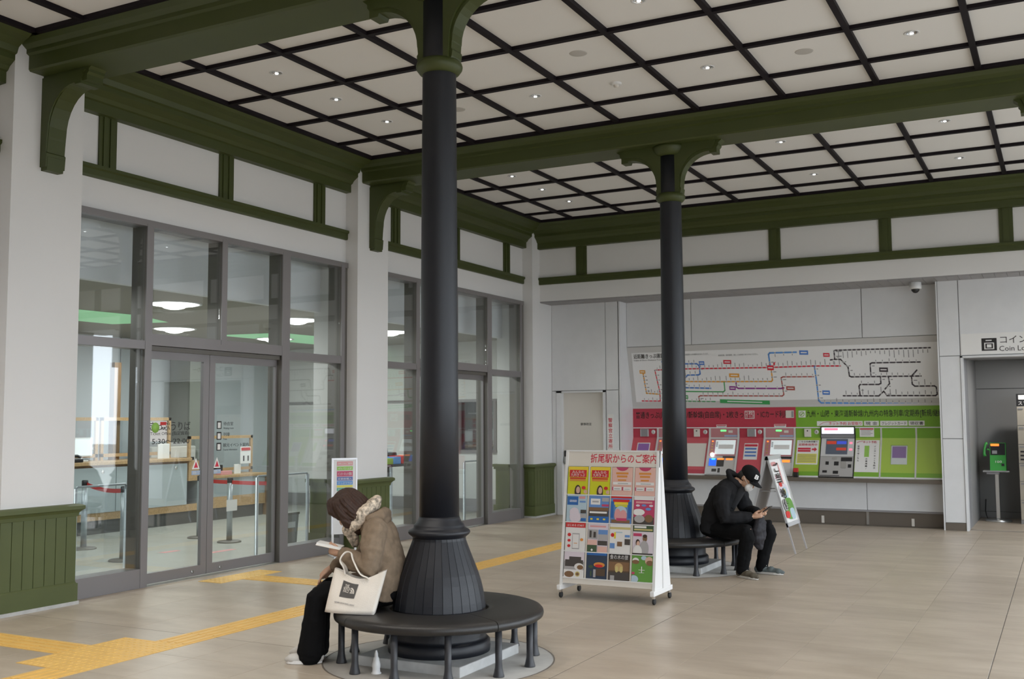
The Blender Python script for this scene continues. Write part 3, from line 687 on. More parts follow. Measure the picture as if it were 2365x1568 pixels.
slope_strip(n4, -3.79, -3.49, 0.925, 1.07, mat('yellow_print', (0.72, 0.68, 0.12), 0.5) and 'yellow_print', 'yellow_box', 0.006, 0.003)
for k in range(2): slope_strip(n4, -3.79, -3.59, 1.10+0.035*k, 1.128+0.035*k, 'red_print', 'red_bar', 0.006, 0.003)
ar = [(-3.57, 1.125), (-3.53, 1.125), (-3.53, 1.10), (-3.49, 1.137), (-3.53, 1.172), (-3.53, 1.15), (-3.57, 1.15)]
MB().add([(x, ysl(z)-0.0085, z+0.004) for x, z in ar], [tuple(range(7))], 'red_print').build('arrow', n4)
sn = Vector((0, 0.5, 1)).normalized()
text('こちらの券売機で', 0.036, (-3.785, ysl(1.245)-0.006, 1.248), R_, sn, 'black_print', n4, width=0.29)
text('定期券発売中', 0.045, (-3.785, ysl(1.195)-0.006, 1.198), R_, sn, 'red_print', n4, width=0.29)
for k in range(5): slope_strip(n4, -3.78, -3.50, 1.05-0.024*k-0.006, 1.05-0.024*k, 'grey_print', 'print_line', 0.0085, 0.002)
n5 = notice(-2.905, -2.553, 0.803, 1.285, 'tall white notice with vertical Japanese text right of the fourth machine')
slope_strip(n5, -2.77, -2.70, 1.03, 1.20, mat('lime_print', (0.30, 0.55, 0.10), 0.5) and 'lime_print', 'green_pill', 0.006, 0.003)
text('ネット予約', 0.045, (-2.80, ysl(1.24)-0.006, 1.243), R_, sn, 'red_print', n5, width=0.2)
MB().tube([(-2.89, ysl(1.245)-0.008, 1.245), (-2.85, ysl(1.262)-0.008, 1.265), (-2.80, ysl(1.272)-0.008, 1.274)], 0.003, 'red_print', 5).build('swoosh', n5)
for t, x, z0 in (('受取りはこちら', -2.86, 1.18), ('の専用機/', -2.735, 0.99), ('インターネット予約の', -2.615, 1.18)):
    for k, ch in enumerate(t): text(ch, 0.034, (x, ysl(z0-0.036*k)-0.006, z0-0.036*k), R_, sn, 'black_print', n5, align='CENTER')
n6 = notice(-2.375, -2.145, 0.925, 1.205, 'glossy laminated notice on the plain green panel')
slope_strip(n6, -2.36, -2.16, 1.02, 1.19, 'purple_print', 'picture', 0.006, 0.003)
mat('laminate', (0.75, 0.72, 0.72), 0.08, coat=1.0); slope_strip(n6, -2.385, -2.14, 0.918, 1.212, 'glass', 'laminate_sheet', 0.009, 0.002)

# ---------------------------------------------------------------- fare map
fm = empty('fare_map', (-4.08, 17.0, 1.93)); tag(fm, 'wide white fare map with coloured railway lines above the ticket machines', 'map')
MX0, MX1, MZ0, MZ1 = -6.545, -1.632, 1.93, 2.765
def mpt(px, py, off=0.0):
    # px,py in the map's own drawing units (2210 x 400)
    x = MX0+(px-60)/(2275-60)*(MX1-MX0); z = MZ1-(py/345.0)*(MZ1-MZ0)
    y = 16.80+(2.862-z)*0.2436
    return Vector((x, y, z))+Vector((0, -0.9716, -0.2367))*off
c0, c1, c2_, c3 = mpt(60, 0, 0.004), mpt(2275, 0, 0.004), mpt(2275, 345, 0.004), mpt(60, 345, 0.004)
d_ = Vector((0, 0.9716, 0.2367))*0.006
mat('map_white', (0.86, 0.86, 0.86), 0.35)
MB().add([c0, c3, c2_, c1, c0+d_, c3+d_, c2_+d_, c1+d_], [(0,1,2,3), (7,6,5,4), (0,4,5,1), (1,5,6,2), (2,6,7,3), (3,7,4,0)], 'map_white').build('map_sheet', fm)
for nme, c in (('line_red', (0.70, 0.02, 0.05)), ('line_blue', (0.08, 0.22, 0.62)), ('line_orange', (0.80, 0.36, 0.04)), ('line_green', (0.05, 0.35, 0.10)), ('line_brown', (0.42, 0.08, 0.06)), ('line_purple', (0.28, 0.03, 0.28)), ('line_dark', (0.05, 0.04, 0.05)), ('line_sky', (0.12, 0.32, 0.72))):
    mat(nme, c, 0.5)
def route(pts, m, w=9, ticks=None, tl=26, step=38, side=-1):
    # polyline strip and station ticks
    b = MB()
    for (a0, b0), (a1, b1) in zip(pts[:-1], pts[1:]):
        dx, dy = a1-a0, b1-b0; L = math.hypot(dx, dy); ux, uy = dx/L, dy/L; nx, ny = -uy*w/2, ux*w/2
        e = w*0.4
        q = [(a0-ux*e+nx, b0-uy*e+ny), (a1+ux*e+nx, b1+uy*e+ny), (a1+ux*e-nx, b1+uy*e-ny), (a0-ux*e-nx, b0-uy*e-ny)]
        b.add([mpt(*p, 0.0055) for p in q][::-1], [(0, 1, 2, 3)], m)
    b.build('route_line', fm)
    if ticks is None: return
    t = MB(); acc = 20
    for (a0, b0), (a1, b1) in zip(pts[:-1], pts[1:]):
        dx, dy = a1-a0, b1-b0; L = math.hypot(dx, dy); ux, uy = dx/L, dy/L; s = acc
        while s < L:
            x, y = a0+ux*s, b0+uy*s
            if ticks:
                if abs(ux) > abs(uy):
                    hh = random.uniform(0.5, 1.5)*tl; ya = y-side*6; yb = y+side*(6+hh)
                    q = [(x-4, ya), (x+4, ya), (x+4, y+side*6), (x-4, y+side*6)]; q2 = [(x-2.2, y+side*9), (x+2.2, y+side*9), (x+2.2, yb), (x-2.2, yb)]
                else:
                    hh = random.uniform(0.6, 1.2)*tl; q = [(x-9, y-5), (x+9, y-5), (x+9, y+5), (x-9, y+5)]; q2 = [(x+12, y-2.5), (x+12+hh, y-2.5), (x+12+hh, y+2.5), (x+12, y+2.5)]
                def put(qq, m_, off):
                    p = [mpt(*k_, off) for k_ in qq]
                    if (p[1]-p[0]).cross(p[2]-p[1]).y > 0: p = p[::-1]
                    t.add(p, [(0, 1, 2, 3)], m_)
                put(q, 'map_white', 0.0062); put([(a*0.55+x*0.45, b_*0.55+y*0.45) for a, b_ in q], 'line_dark', 0.0067); put(q2, 'grey_print', 0.0058)
            s += step
        acc = step*0.6
    o = t.build('station_marks', fm); o['kind'] = 'stuff'
Y_ = 165
def fy(px, py): return (px, py-(170-0.039*px))      # undo the slope of the photo's crop
def RT(pts, *a, **k): route([fy(*p) for p in pts], *a, **k)
RT([(110, 503), (257, 500), (262, 440), (238, 284), (262, 283)], 'line_red', 8, True, 16, 34)
RT([(262, 283), (450, 273), (1100, 255), (1430, 241), (1620, 238)], 'line_red', 9, True, 26, 33, -1)
RT([(140, 310), (152, 448), (257, 452)], 'line_orange', 9, True, 18, 26)
RT([(300, 225), (450, 238), (575, 236), (592, 250), (594, 305), (580, 312), (495, 315), (455, 355), (455, 398), (475, 402), (665, 402)], 'line_blue', 10, True, 18, 40)
RT([(300, 340), (450, 360), (770, 355), (1125, 347), (1133, 338), (1130, 258)], 'line_orange', 9, True, 24, 34)
RT([(455, 428), (760, 424), (772, 415), (772, 358)], 'line_green', 8)
RT([(300, 360), (440, 355)], 'line_green', 8)
RT([(455, 495), (690, 492)], 'line_green', 7, True, 14, 36)
RT([(862, 358), (862, 390), (875, 398), (1190, 392), (1210, 388)], 'line_purple', 10, True, 12, 80)
RT([(570, 495), (566, 462), (580, 455), (1195, 442), (1207, 432), (1197, 322), (1210, 315), (1430, 310)], 'line_brown', 8, True, 20, 38)
RT([(1125, 240), (1120, 168), (1130, 158), (1320, 152)], 'line_sky', 11, True, 14, 62, 1)
RT([(1440, 240), (1447, 340), (1452, 465), (1468, 480), (2245, 466)], 'line_sky', 10, True, 18, 42)
RT([(1555, 200), (1585, 196), (1584, 142), (1595, 138), (2220, 118)], 'line_dark', 9, True, 34, 31, 1)
RT([(1585, 196), (1625, 196), (1672, 245), (1677, 302), (1690, 307), (2150, 294)], 'line_dark', 9, True, 14, 36)
RT([(1822, 300), (1822, 222), (1835, 216), (2150, 207)], 'line_dark', 9, True, 14, 44)
RT([(2092, 292), (2125, 258)], 'line_dark', 9)
RT([(1885, 300), (1885, 345), (1870, 352), (1745, 355), (1737, 365), (1740, 428)], 'line_dark', 9, True, 14, 44)
RT([(1937, 300), (1942, 345), (1910, 380)], 'line_dark', 9, True, 14, 40)
RT([(1625, 430), (1865, 425), (1900, 395), (1920, 422), (2235, 414), (2246, 405), (2243, 362), (2232, 354), (2105, 358), (2090, 345), (2088, 296)], 'line_dark', 9, True, 26, 38)
for (a, b, w, h, m) in ((113, 286, 46, 24, 'line_orange'), (592, 218, 42, 26, 'line_blue'), (780, 208, 60, 26, 'line_red'), (815, 298, 76, 26, 'line_orange'), (808, 384, 48, 26, 'line_purple'), (1228, 376, 62, 26, 'line_brown'), (1342, 140, 62, 28, 'line_blue'), (1508, 156, 44, 24, 'line_red'), (1482, 398, 52, 28, 'line_blue'), (1880, 244, 58, 28, 'line_dark'), (445, 454, 38, 24, 'line_green'), (728, 475, 372, 26, 'line_green'), (1102, 240, 48, 32, 'line_red')):
    q = [fy(a, b), fy(a, b+h), fy(a+w, b+h), fy(a+w, b)]
    tg = MB().add([mpt(*p, 0.0075) for p in q], [(0, 1, 2, 3)], m).build('name_tag', fm)
    q = [fy(a+w*0.15, b+h*0.38), fy(a+w*0.15, b+h*0.62), fy(a+w*0.85, b+h*0.62), fy(a+w*0.85, b+h*0.38)]
    MB().add([mpt(*p, 0.008) for p in q], [(0, 1, 2, 3)], 'map_white').build('tag_print', tg)
q = [fy(*p) for p in ((1168, 214), (1148, 226), (1150, 238), (1162, 240), (1160, 230))]
MB().add([mpt(*p, 0.008) for p in q], [(0, 1, 2, 3, 4)], 'line_red').build('here_arrow', fm)
up_ = Vector((0, -0.2367, 0.9716))
text('近距離きっぷ運賃表', 0.085, mpt(*fy(75, 205), 0.006), R_, up_, 'black_print', fm, width=0.62, bold=0.008)
text('Table of Short Distance Ticket Fares', 0.035, mpt(*fy(75, 224), 0.006), R_, up_, 'grey_print', fm, width=0.62)
text('この運賃表は近距離の普通きっぷの運賃をあらわしています。', 0.033, mpt(*fy(400, 183), 0.006), R_, up_, 'grey_print', fm, width=0.60)
text('乗車区間、発売額等、詳しくは係員におたずねください。', 0.028, mpt(*fy(745, 182), 0.006), R_, up_, 'grey_print', fm, width=0.66)

# ---------------------------------------------------------------- ticket machines
for nme, c, s in (('lamp_green', (0.12, 0.9, 0.2), 2.2), ('lamp_orange', (1.0, 0.22, 0.03), 1.8), ('lamp_blue', (0.015, 0.13, 0.85), 1.0), ('lamp_white', (1.0, 0.9, 0.92), 4), ('screen_white', (0.80, 0.88, 0.90), 0.45), ('screen_panel', (0.88, 0.90, 1.0), 1.1)):
    emat(nme, c, s)
mat('machine_pink', (0.52, 0.22, 0.24), 0.35); mat('machine_grey', (0.46, 0.45, 0.44), 0.35, metal=0.2); mat('machine_light', (0.62, 0.62, 0.62), 0.35)
mat('screen_dark', (0.04, 0.045, 0.055), 0.15, emit=(0.10, 0.12, 0.16), estr=0.5); mat('screen_red', (0.4, 0.05, 0.03), 0.3, emit=(0.6, 0.06, 0.03), estr=0.5); mat('screen_blue', (0.05, 0.08, 0.5), 0.3, emit=(0.05, 0.09, 0.6), estr=0.6)
def machine_red(x0, label):
    x1 = x0+0.514
    o = empty('ticket_machine', ((x0+x1)/2, 17.05, 0.713)); tag(o, label, 'ticket machine', 'ticket machines in the alcove')
    slope_strip(o, x0, x1, 1.32, 1.476, 'machine_pink', 'top_panel', 0.012)
    slope_strip(o, x0, x1, 0.716, 1.32, 'machine_grey', 'front_panel', 0.012)
    for xa, xb in ((x0, x0+0.03), (x1-0.03, x1)):
        slope_strip(o, xa, xb, 1.32, 1.476, 'machine_light', 'side_trim', 0.022); slope_strip(o, xa, xb, 0.716, 1.32, 'machine_light', 'side_trim', 0.022)
    slope_strip(o, x0+0.03, x1-0.03, 1.295, 1.315, 'machine_light', 'ledge', 0.02)
    slope_strip(o, x0+0.03, x1-0.03, 1.02, 1.29, 'machine_pink', 'screen_surround', 0.015)
    sc = slope_strip(o, x0+0.125, x1-0.055, 1.045, 1.272, 'screen_white', 'screen', 0.018)
    slope_strip(sc, x0+0.18, x1-0.085, 1.13, 1.20, 'paper', 'screen_keys', 0.0195, 0.001)
    for k in range(4): slope_strip(sc, x0+0.135, x0+0.165, 1.245-0.022*k-0.014, 1.245-0.022*k, 'grey_print', 'screen_tab', 0.0195, 0.001)
    slope_strip(o, x0+0.20, x0+0.29, 1.425, 1.448, 'lamp_green', 'status_lamp', 0.02)
    slope_strip(o, x0+0.33, x0+0.40, 1.40, 1.44, 'off_white', 'card_icon', 0.016)
    slope_strip(o, x0+0.26, x1-0.04, 1.335, 1.365, mat('pale_blue_print', (0.35, 0.45, 0.62), 0.4) and 'pale_blue_print', 'strip_label', 0.016)
    for k in range(5): slope_strip(o, x0+0.06, x0+0.085, 1.262-0.045*k-0.018, 1.262-0.045*k, 'lamp_orange' if k == 0 else 'brass', 'choice_button', 0.02)
    slope_strip(o, x0+0.27, x1-0.04, 0.985, 1.015, 'black_plastic', 'ticket_slot', 0.014)
    return o
mat('brass', (0.55, 0.38, 0.12), 0.35, metal=0.6)
def slots_a(o, x0):
    slope_strip(o, x0+0.05, x0+0.17, 0.86, 0.975, 'lamp_blue', 'coin_slot_lamp', 0.018); slope_strip(o, x0+0.09, x0+0.15, 0.955, 0.975, mat('lamp_cyan', (0.05, 0.6, 1.0), 0.3, emit=(0.05, 0.7, 1.0), estr=1.6) and 'lamp_cyan', 'coin_lamp', 0.021)
    b = MB().lathe([(0.001, 0), (0.028, 0.003), (0.034, 0.015), (0.028, 0.03), (0.001, 0.035)], (0, 0, 0), 'lamp_white', 16); b.M = None
    b.v = [Vector((x0+0.095+v.x, ysl(1.04)-0.02-v.z, 1.045+v.y)) for v in b.v]; b.build('call_button', o, recalc=True)
    slope_strip(o, x0+0.18, x0+0.30, 0.85, 0.98, 'black_plastic', 'bill_slot', 0.016); slope_strip(o, x0+0.185, x0+0.295, 0.955, 0.98, 'lamp_orange', 'bill_lamp', 0.018); slope_strip(o, x0+0.33, x0+0.44, 0.955, 0.98, 'lamp_orange', 'receipt_lamp', 0.018)
    slope_strip(o, x0+0.03, x0+0.26, 0.73, 0.84, 'machine_light', 'tray_frame', 0.02); slope_strip(o, x0+0.11, x0+0.19, 0.765, 0.81, 'black_plastic', 'coin_tray', 0.022); slope_strip(o, x0+0.21, x0+0.25, 0.75, 0.82, 'black_plastic', 'coin_tray', 0.022)
m1 = machine_red(-6.18, 'first ticket machine, mostly hidden behind the far column'); slots_a(m1, -6.18)
m2 = machine_red(-5.266, 'second ticket machine with a glowing blue slot right of the far column'); slots_a(m2, -5.266)
m3 = machine_red(-4.351, 'third ticket machine, its lower half behind the leaning signboard')
slope_strip(m3, -4.02, -3.90, 0.93, 0.965, 'lamp_orange', 'bill_lamp', 0.018); slope_strip(m3, -4.05, -3.87, 0.74, 0.92, 'machine_light', 'tray_frame', 0.02)
x0, x1 = -3.443, -2.913
m4 = empty('ticket_machine', ((x0+x1)/2, 17.05, 0.713)); tag(m4, 'fourth ticket machine in grey housing with a bright white top display', 'ticket machine', 'ticket machines in the alcove')
slope_strip(m4, x0, x1, 1.32, 1.50, 'black_plastic', 'display_housing', 0.03, 0.04)
slope_strip(m4, x0+0.02, x1-0.02, 1.385, 1.485, 'screen_panel', 'top_display', 0.033); slope_strip(m4, x0+0.06, x0+0.27, 1.44, 1.475, mat('screen_pink', (0.8, 0.2, 0.3), 0.3, emit=(0.95, 0.25, 0.38), estr=1.0) and 'screen_pink', 'display_text', 0.035)
slope_strip(m4, x0+0.01, x1-0.01, 1.325, 1.372, 'grey_print', 'sensor_bar', 0.034)
slope_strip(m4, x0, x1, 0.716, 1.32, 'black_plastic', 'housing_edge', 0.008)
slope_strip(m4, x0+0.015, x1-0.015, 1.03, 1.315, 'machine_light', 'upper_panel', 0.016); slope_strip(m4, x0+0.015, x1-0.015, 0.725, 1.025, 'machine_grey', 'lower_panel', 0.016)
sc = slope_strip(m4, x0+0.09, x0+0.42, 1.06, 1.295, 'screen_dark', 'screen', 0.02)
slope_strip(sc, x0+0.10, x0+0.245, 1.215, 1.262, 'screen_red', 'screen_tile', 0.022); slope_strip(sc, x0+0.255, x0+0.40, 1.215, 1.262, 'screen_blue', 'screen_tile', 0.022); slope_strip(sc, x0+0.25, x0+0.40, 1.12, 1.16, 'screen_red', 'screen_tile', 0.022)
for a, b, c, d in ((0.10, 0.15, 0.90, 0.95), (0.23, 0.30, 0.89, 0.95), (0.06, 0.13, 0.78, 0.815), (0.22, 0.30, 0.765, 0.81), (0.44, 0.49, 0.86, 0.91), (0.02, 0.32, 0.732, 0.742)): slope_strip(m4, x0+a, x0+b, c, d, 'black_plastic', 'slot', 0.019)
slope_strip(m4, x0+0.33, x0+0.50, 0.955, 1.015, 'black_plastic', 'ticket_mouth', 0.019); slope_strip(m4, x0+0.335, x0+0.41, 0.85, 0.95, 'steel', 'pin_pad', 0.022); slope_strip(m4, x0+0.20, x0+0.27, 0.98, 1.01, 'steel', 'coin_chute', 0.02)
for a in (1.22, 1.12): slope_strip(m4, x0+0.445, x0+0.49, a, a+0.03, 'screen_pink', 'side_label', 0.019)
# small red and black canister on the counter shelf
cc = MB().bbox((-3.81, 16.665, 0.713), (-3.735, 16.735, 0.79), 'black_plastic', 0.006).bbox((-3.808, 16.667, 0.79), (-3.737, 16.733, 0.855), 'red_belt', 0.006).build('canister', base=(-3.77, 16.7, 0.713)); tag(cc, 'small red and black box standing on the ticket counter shelf', 'box')
# dome camera under the soffit
dc = empty('dome_camera', (-1.89, 16.45, 3.53)); tag(dc, 'white dome security camera under the soffit', 'camera')
MB().lathe([(0.085, 0.0), (0.088, 0.03), (0.085, 0.10), (0.08, 0.102)], (-1.89, 16.45, 3.53), 'white_plastic', 24).build('housing', dc)
MB().lathe([(0.0, -0.058), (0.03, -0.05), (0.055, -0.022), (0.06, 0.002), (0.0, 0.002)], (-1.89, 16.45, 3.53), 'black_plastic', 20).build('dome', dc)
# ================================================================ BROCHURE RACK
def rk(z): return 8.80+(z-0.1)*0.14          # front plane of the rack
rack = empty('brochure_rack', (-3.69, 8.98, 0)); tag(rack, 'white wheeled brochure rack with red Japanese heading in front of the far column', 'rack')
mat('rack_white', (0.80, 0.79, 0.78), 0.35); mat('rack_cream', (0.74, 0.69, 0.62), 0.4)
def rslab(par, x0, x1, z0, z1, m, nm, off=0.0, t=0.012, back=False):
    f = (lambda z: 2*8.985-rk(z)) if back else rk
    s = -1 if not back else 1
    q = [(x0, f(z0)+s*off, z0), (x1, f(z0)+s*off, z0), (x1, f(z1)+s*off, z1), (x0, f(z1)+s*off, z1)]
    r = [(x, y-s*t, z) for x, y, z in q]
    return MB().add(q+r, [(0,1,2,3), (7,6,5,4), (0,4,5,1), (1,5,6,2), (2,6,7,3), (3,7,4,0)], m).build(nm, par, recalc=True)
rslab(rack, -4.125, -3.245, 0.135, 1.19, 'rack_cream', 'back_panel', 0.0)
rslab(rack, -4.125, -3.245, 0.135, 1.30, 'rack_cream', 'rear_panel', 0.0, back=True)
hd = rslab(rack, -4.147, -3.229, 1.186, 1.335, 'rack_cream', 'header_board', 0.012, 0.02)
rslab(rack, -4.147, -3.229, 1.322, 1.335, 'rack_white', 'header_edge', 0.02, 0.03)
text('折尾駅からのご案内', 0.088, (-3.90, rk(1.235)-0.012, 1.228), (1, 0, 0), (0, 0.14, 1), 'red_print', hd, width=0.645, depth=0.001, bold=0.007)
rslab(rack, -4.118, -3.25, 0.135, 0.187, 'rack_cream', 'front_lip', 0.02, 0.02)
colx = [(-4.11, -3.912), (-3.887, -3.692), (-3.672, -3.474), (-3.45, -3.258)]
rowz = [(0.932, 1.183), (0.684, 0.926), (0.424, 0.678), (0.190, 0.418)]
for a, b in zip([c[1] for c in colx[:-1]], [c[0] for c in colx[1:]]): rslab(rack, a+0.004, b-0.004, 0.185, 1.186, 'rack_cream', 'divider', 0.022, 0.02)
for z0, z1 in rowz: rslab(rack, -4.118, -3.25, z0-0.008, z0, 'rack_white', 'shelf', 0.03, 0.03)
for x in (-4.147, -3.255):
    pr_ = [(rk(0.11)-0.025, 0.11), (2*8.985-rk(0.11)+0.025, 0.11), (2*8.985-rk(1.33)+0.02, 1.33), (rk(1.33)-0.02, 1.33)]
    MB().prism(pr_, 'x', x, x+0.026, 'rack_white').build('side_panel', rack)
    sp_ = MB().prism([(8.975, 0.11), (8.995, 0.11), (8.993, 1.33), (8.977, 1.33)], 'x', x-0.006 if x < -3.7 else x+0.026, x if x < -3.7 else x+0.03, 'frame_grey').build('side_seam', rack)
for x in (-4.16, -3.262):
    MB().bbox((x, 8.74, 0.075), (x+0.04, 9.23, 0.12), 'rack_white', 0.006).build('foot_bar', rack)
    for y in (8.785, 9.19):
        cs = MB().bbox((x+0.008, y-0.02, 0.05), (x+0.032, y+0.02, 0.076), 'chrome', 0.004)
        w = MB().lathe([(0.0, -0.011), (0.024, -0.011), (0.028, -0.006), (0.028, 0.006), (0.024, 0.011), (0.0, 0.011)], (0, 0, 0), 'rubber', 20, cap=False)
        cs.add([(x+0.02+v.z, y+0.008+v.x, 0.028+v.y) for v in w.v], w.f, 'rubber', True); cs.build('caster', rack)
# brochures: sheet with printed cover
PAL = dict(Y=(0.62, 0.62, 0.02), y=(0.80, 0.62, 0.05), R=(0.62, 0.03, 0.03), o=(0.70, 0.28, 0.06), P=(0.76, 0.47, 0.40), p=(0.70, 0.33, 0.33), w=(0.78, 0.76, 0.74), s=(0.45, 0.58, 0.66), B=(0.03, 0.14, 0.42), b=(0.14, 0.28, 0.58), k=(0.03, 0.028, 0.028), d=(0.07, 0.06, 0.055), g=(0.13, 0.32, 0.06), G=(0.06, 0.10, 0.05), n=(0.22, 0.12, 0.06), N=(0.10, 0.065, 0.04), c=(0.66, 0.42, 0.32), C=(0.55, 0.36, 0.16), e=(0.42, 0.40, 0.40), m=(0.52, 0.06, 0.14), l=(0.70, 0.62, 0.68), h=(0.06, 0.035, 0.025), t=(0.03, 0.05, 0.09), q=(0.60, 0.50, 0.20))
for k, c in PAL.items(): mat('ink_'+(k if k.islower() else k.lower()+'2'), c, 0.4)
def ink(k): return 'ink_'+(k if k.islower() else k.lower()+'2')
def brochure(col, row, base, art, label, texts=()):
    x0, x1 = colx[col]; z0, z1 = rowz[row]; o_ = 0.026
    b = rslab(None, x0, x1, z0+0.001, z1-0.002, ink(base), 'brochure', o_, 0.01) if False else None
    root = empty('brochure', ((x0+x1)/2, rk(z0)-o_, z0)); tag(root, label, 'brochure', 'brochures in the wheeled rack')
    rslab(root, x0, x1, z0+0.001, z1-0.002, ink(base), 'sheet', o_, 0.01)
    def pt(u, v, k): z = z0+(z1-z0)*v; return (x0+(x1-x0)*u, rk(z)-o_-0.0006*(k+1), z)
    m = MB()
    for k, a in enumerate(art):
        if a[0] == 'r': _, u0, v0, u1, v1, c = a; pts = [(u0, v0), (u1, v0), (u1, v1), (u0, v1)]
        elif a[0] == 'e': _, cu_, cv, ru, rv, c = a; pts = [(cu_+ru*math.cos(2*PI*i/16), cv+rv*math.sin(2*PI*i/16)) for i in range(16)]
        else: c = a[-1]; pts = a[1]
        pts = [(min(1, max(0, u)), min(1, max(0, v))) for u, v in pts]
        m.add([pt(u, v, k) for u, v in pts], [tuple(range(len(pts)))], ink(c))
    ar_ = m.build('cover_art', root); ar_['kind'] = 'stuff'
    for body, u, v, sz, w, c in texts:
        p = pt(u, v, len(art)); text(body, sz, p, (1, 0, 0), (0, 0.14, 1), ink(c), root, width=w*(x1-x0), lift=0.0006, depth=0.0003)
yel = [('r', 0, 0.80, 1, 1, 'y'), ('r', 0.07, 0.62, 0.93, 0.88, 'R'), ('r', 0.1, 0.55, 0.9, 0.6, 'R'), ('r', 0.1, 0.48, 0.9, 0.54, 'o'), ('e', 0.52, 0.10, 0.16, 0.24, 'h'), ('e', 0.54, 0.15, 0.10, 0.13, 'c'), ('r', 0.4, 0, 0.68, 0.04, 'k'), ('e', 0.82, 0.24, 0.10, 0.06, 'R'), ('e', 0.93, 0.10, 0.10, 0.07, 'c')]
yt = [('みんなの', 0.2, 0.765, 0.03, 0.6, 'w'), ('九州きっぷ', 0.14, 0.65, 0.034, 0.72, 'w')]
brochure(0, 0, 'Y', yel, 'yellow brochure with red title box, top row, first from the left', yt)
brochure(1, 0, 'Y', yel, 'yellow brochure with red title box, top row, second from the left', yt)
pk = [('e', 0.5, 1.02, 0.3, 0.15, 'm'), ('r', 0.2, 0.75, 0.8, 0.82, 'o'), ('r', 0.25, 0.64, 0.75, 0.71, 'o'), ('r', 0.3, 0.52, 0.7, 0.57, 'o'), ('r', 0.06, 0.38, 0.96, 0.48, 'w'), ('r', 0.30, 0.41, 0.80, 0.44, 'e'), ('r', 0.06, 0.18, 0.48, 0.30, 'w'), ('r', 0.55, 0.18, 0.96, 0.30, 'w'), ('r', 0.04, 0.18, 0.09, 0.30, 'm'), ('r', 0.53, 0.18, 0.58, 0.30, 'm'), ('r', 0.14, 0.22, 0.42, 0.25, 'e'), ('r', 0.64, 0.22, 0.9, 0.24, 'e')]
brochure(2, 0, 'P', pk, 'salmon pink timetable leaflet, top row, third from the left')
brochure(3, 0, 'P', pk, 'salmon pink timetable leaflet, top row, rightmost')
brochure(0, 1, 's', [('r', 0.02, 0.62, 0.57, 0.94, 'B'), ('r', 0.14, 0.73, 0.5, 0.81, 'w'), ('r', 0.62, 0.86, 0.92, 0.95, 'p'), ('r', 0.65, 0.72, 0.95, 0.78, 'b'), ('e', 0.40, 0.35, 0.24, 0.18, 'l'), ('e', 0.46, 0.18, 0.30, 0.2, 'l'), ('r', 0.72, 0.32, 1, 0.45, 'd'), ('r', 0.72, 0.16, 1, 0.30, 'e'), ('r', 0.75, 0.03, 1, 0.14, 'B')], 'pale blue brochure with dark blue title box, second row, first from the left', [('九州新幹線', 0.06, 0.735, 0.024, 0.46, 'b')])
brochure(1, 1, 'b', [('r', 0.08, 0.66, 0.56, 0.88, 'w'), ('r', 0.16, 0.74, 0.48, 0.80, 'e'), ('r', 0.65, 0.78, 1, 0.92, 'e'), ('r', 0.65, 0.60, 1, 0.68, 'm'), ('r', 0, 0.42, 1, 0.56, 'n'), ('r', 0, 0.22, 1, 0.44, 'd'), ('r', 0.05, 0.34, 0.92, 0.41, 'w'), ('r', 0, 0, 1, 0.23, 'B'), ('r', 0.1, 0.10, 0.22, 0.16, 'y'), ('r', 0.42, 0.10, 0.54, 0.16, 'y'), ('r', 0.74, 0.10, 0.86, 0.16, 'y')], 'blue brochure with a station roof picture, second row, second from the left')
brochure(2, 1, 'b', [('r', 0, 0.92, 1, 1, 'R'), ('r', 0.1, 0.78, 0.9, 0.88, 'R'), ('r', 0.16, 0.68, 0.84, 0.78, 'y'), ('r', 0.22, 0.60, 0.8, 0.67, 'Y'), ('e', 0.5, 0.42, 0.3, 0.22, 's'), ('e', 0.35, 0.3, 0.16, 0.24, 'p'), ('e', 0.62, 0.3, 0.18, 0.2, 'p'), ('r', 0, 0.2, 0.14, 0.8, 'B'), ('r', 0.86, 0.2, 1, 0.8, 'B'), ('r', 0.05, 0.02, 0.95, 0.14, 'n'), ('r', 0.3, 0.1, 0.8, 0.2, 'm')], 'brochure with red and yellow festival picture, second row, third from the left')
brochure(3, 1, 'm', [('r', 0, 0.88, 1, 1, 'w'), ('r', 0.1, 0.76, 0.9, 0.83, 'p'), ('e', 0.2, 0.68, 0.1, 0.04, 'l'), ('e', 0.5, 0.69, 0.12, 0.04, 'b'), ('e', 0.85, 0.68, 0.1, 0.04, 'l'), ('e', 0.72, 0.56, 0.14, 0.05, 'b'), ('e', 0.25, 0.44, 0.3, 0.12, 'w'), ('r', 0, 0, 1, 0.26, 'd'), ('e', 0.3, 0.2, 0.26, 0.14, 'e'), ('e', 0.76, 0.22, 0.2, 0.14, 'n')], 'pink brochure with a white train picture, second row, rightmost')
brochure(0, 2, 'w', [('r', 0, 0.82, 1, 1, 'R'), ('r', 0.35, 0.06, 0.72, 0.62, 'e'), ('r', 0.38, 0.10, 0.69, 0.58, 'w'), ('e', 0.2, 0.56, 0.09, 0.06, 'R'), ('e', 0.2, 0.36, 0.08, 0.05, 'R'), ('e', 0.2, 0.17, 0.08, 0.05, 'R'), ('e', 0.84, 0.4, 0.08, 0.05, 'o'), ('r', 0.45, 0.26, 0.62, 0.28, 'o')], 'white leaflet with red heading band, third row, first from the left', [('はじめる START', 0.08, 0.865, 0.024, 0.84, 'w')])
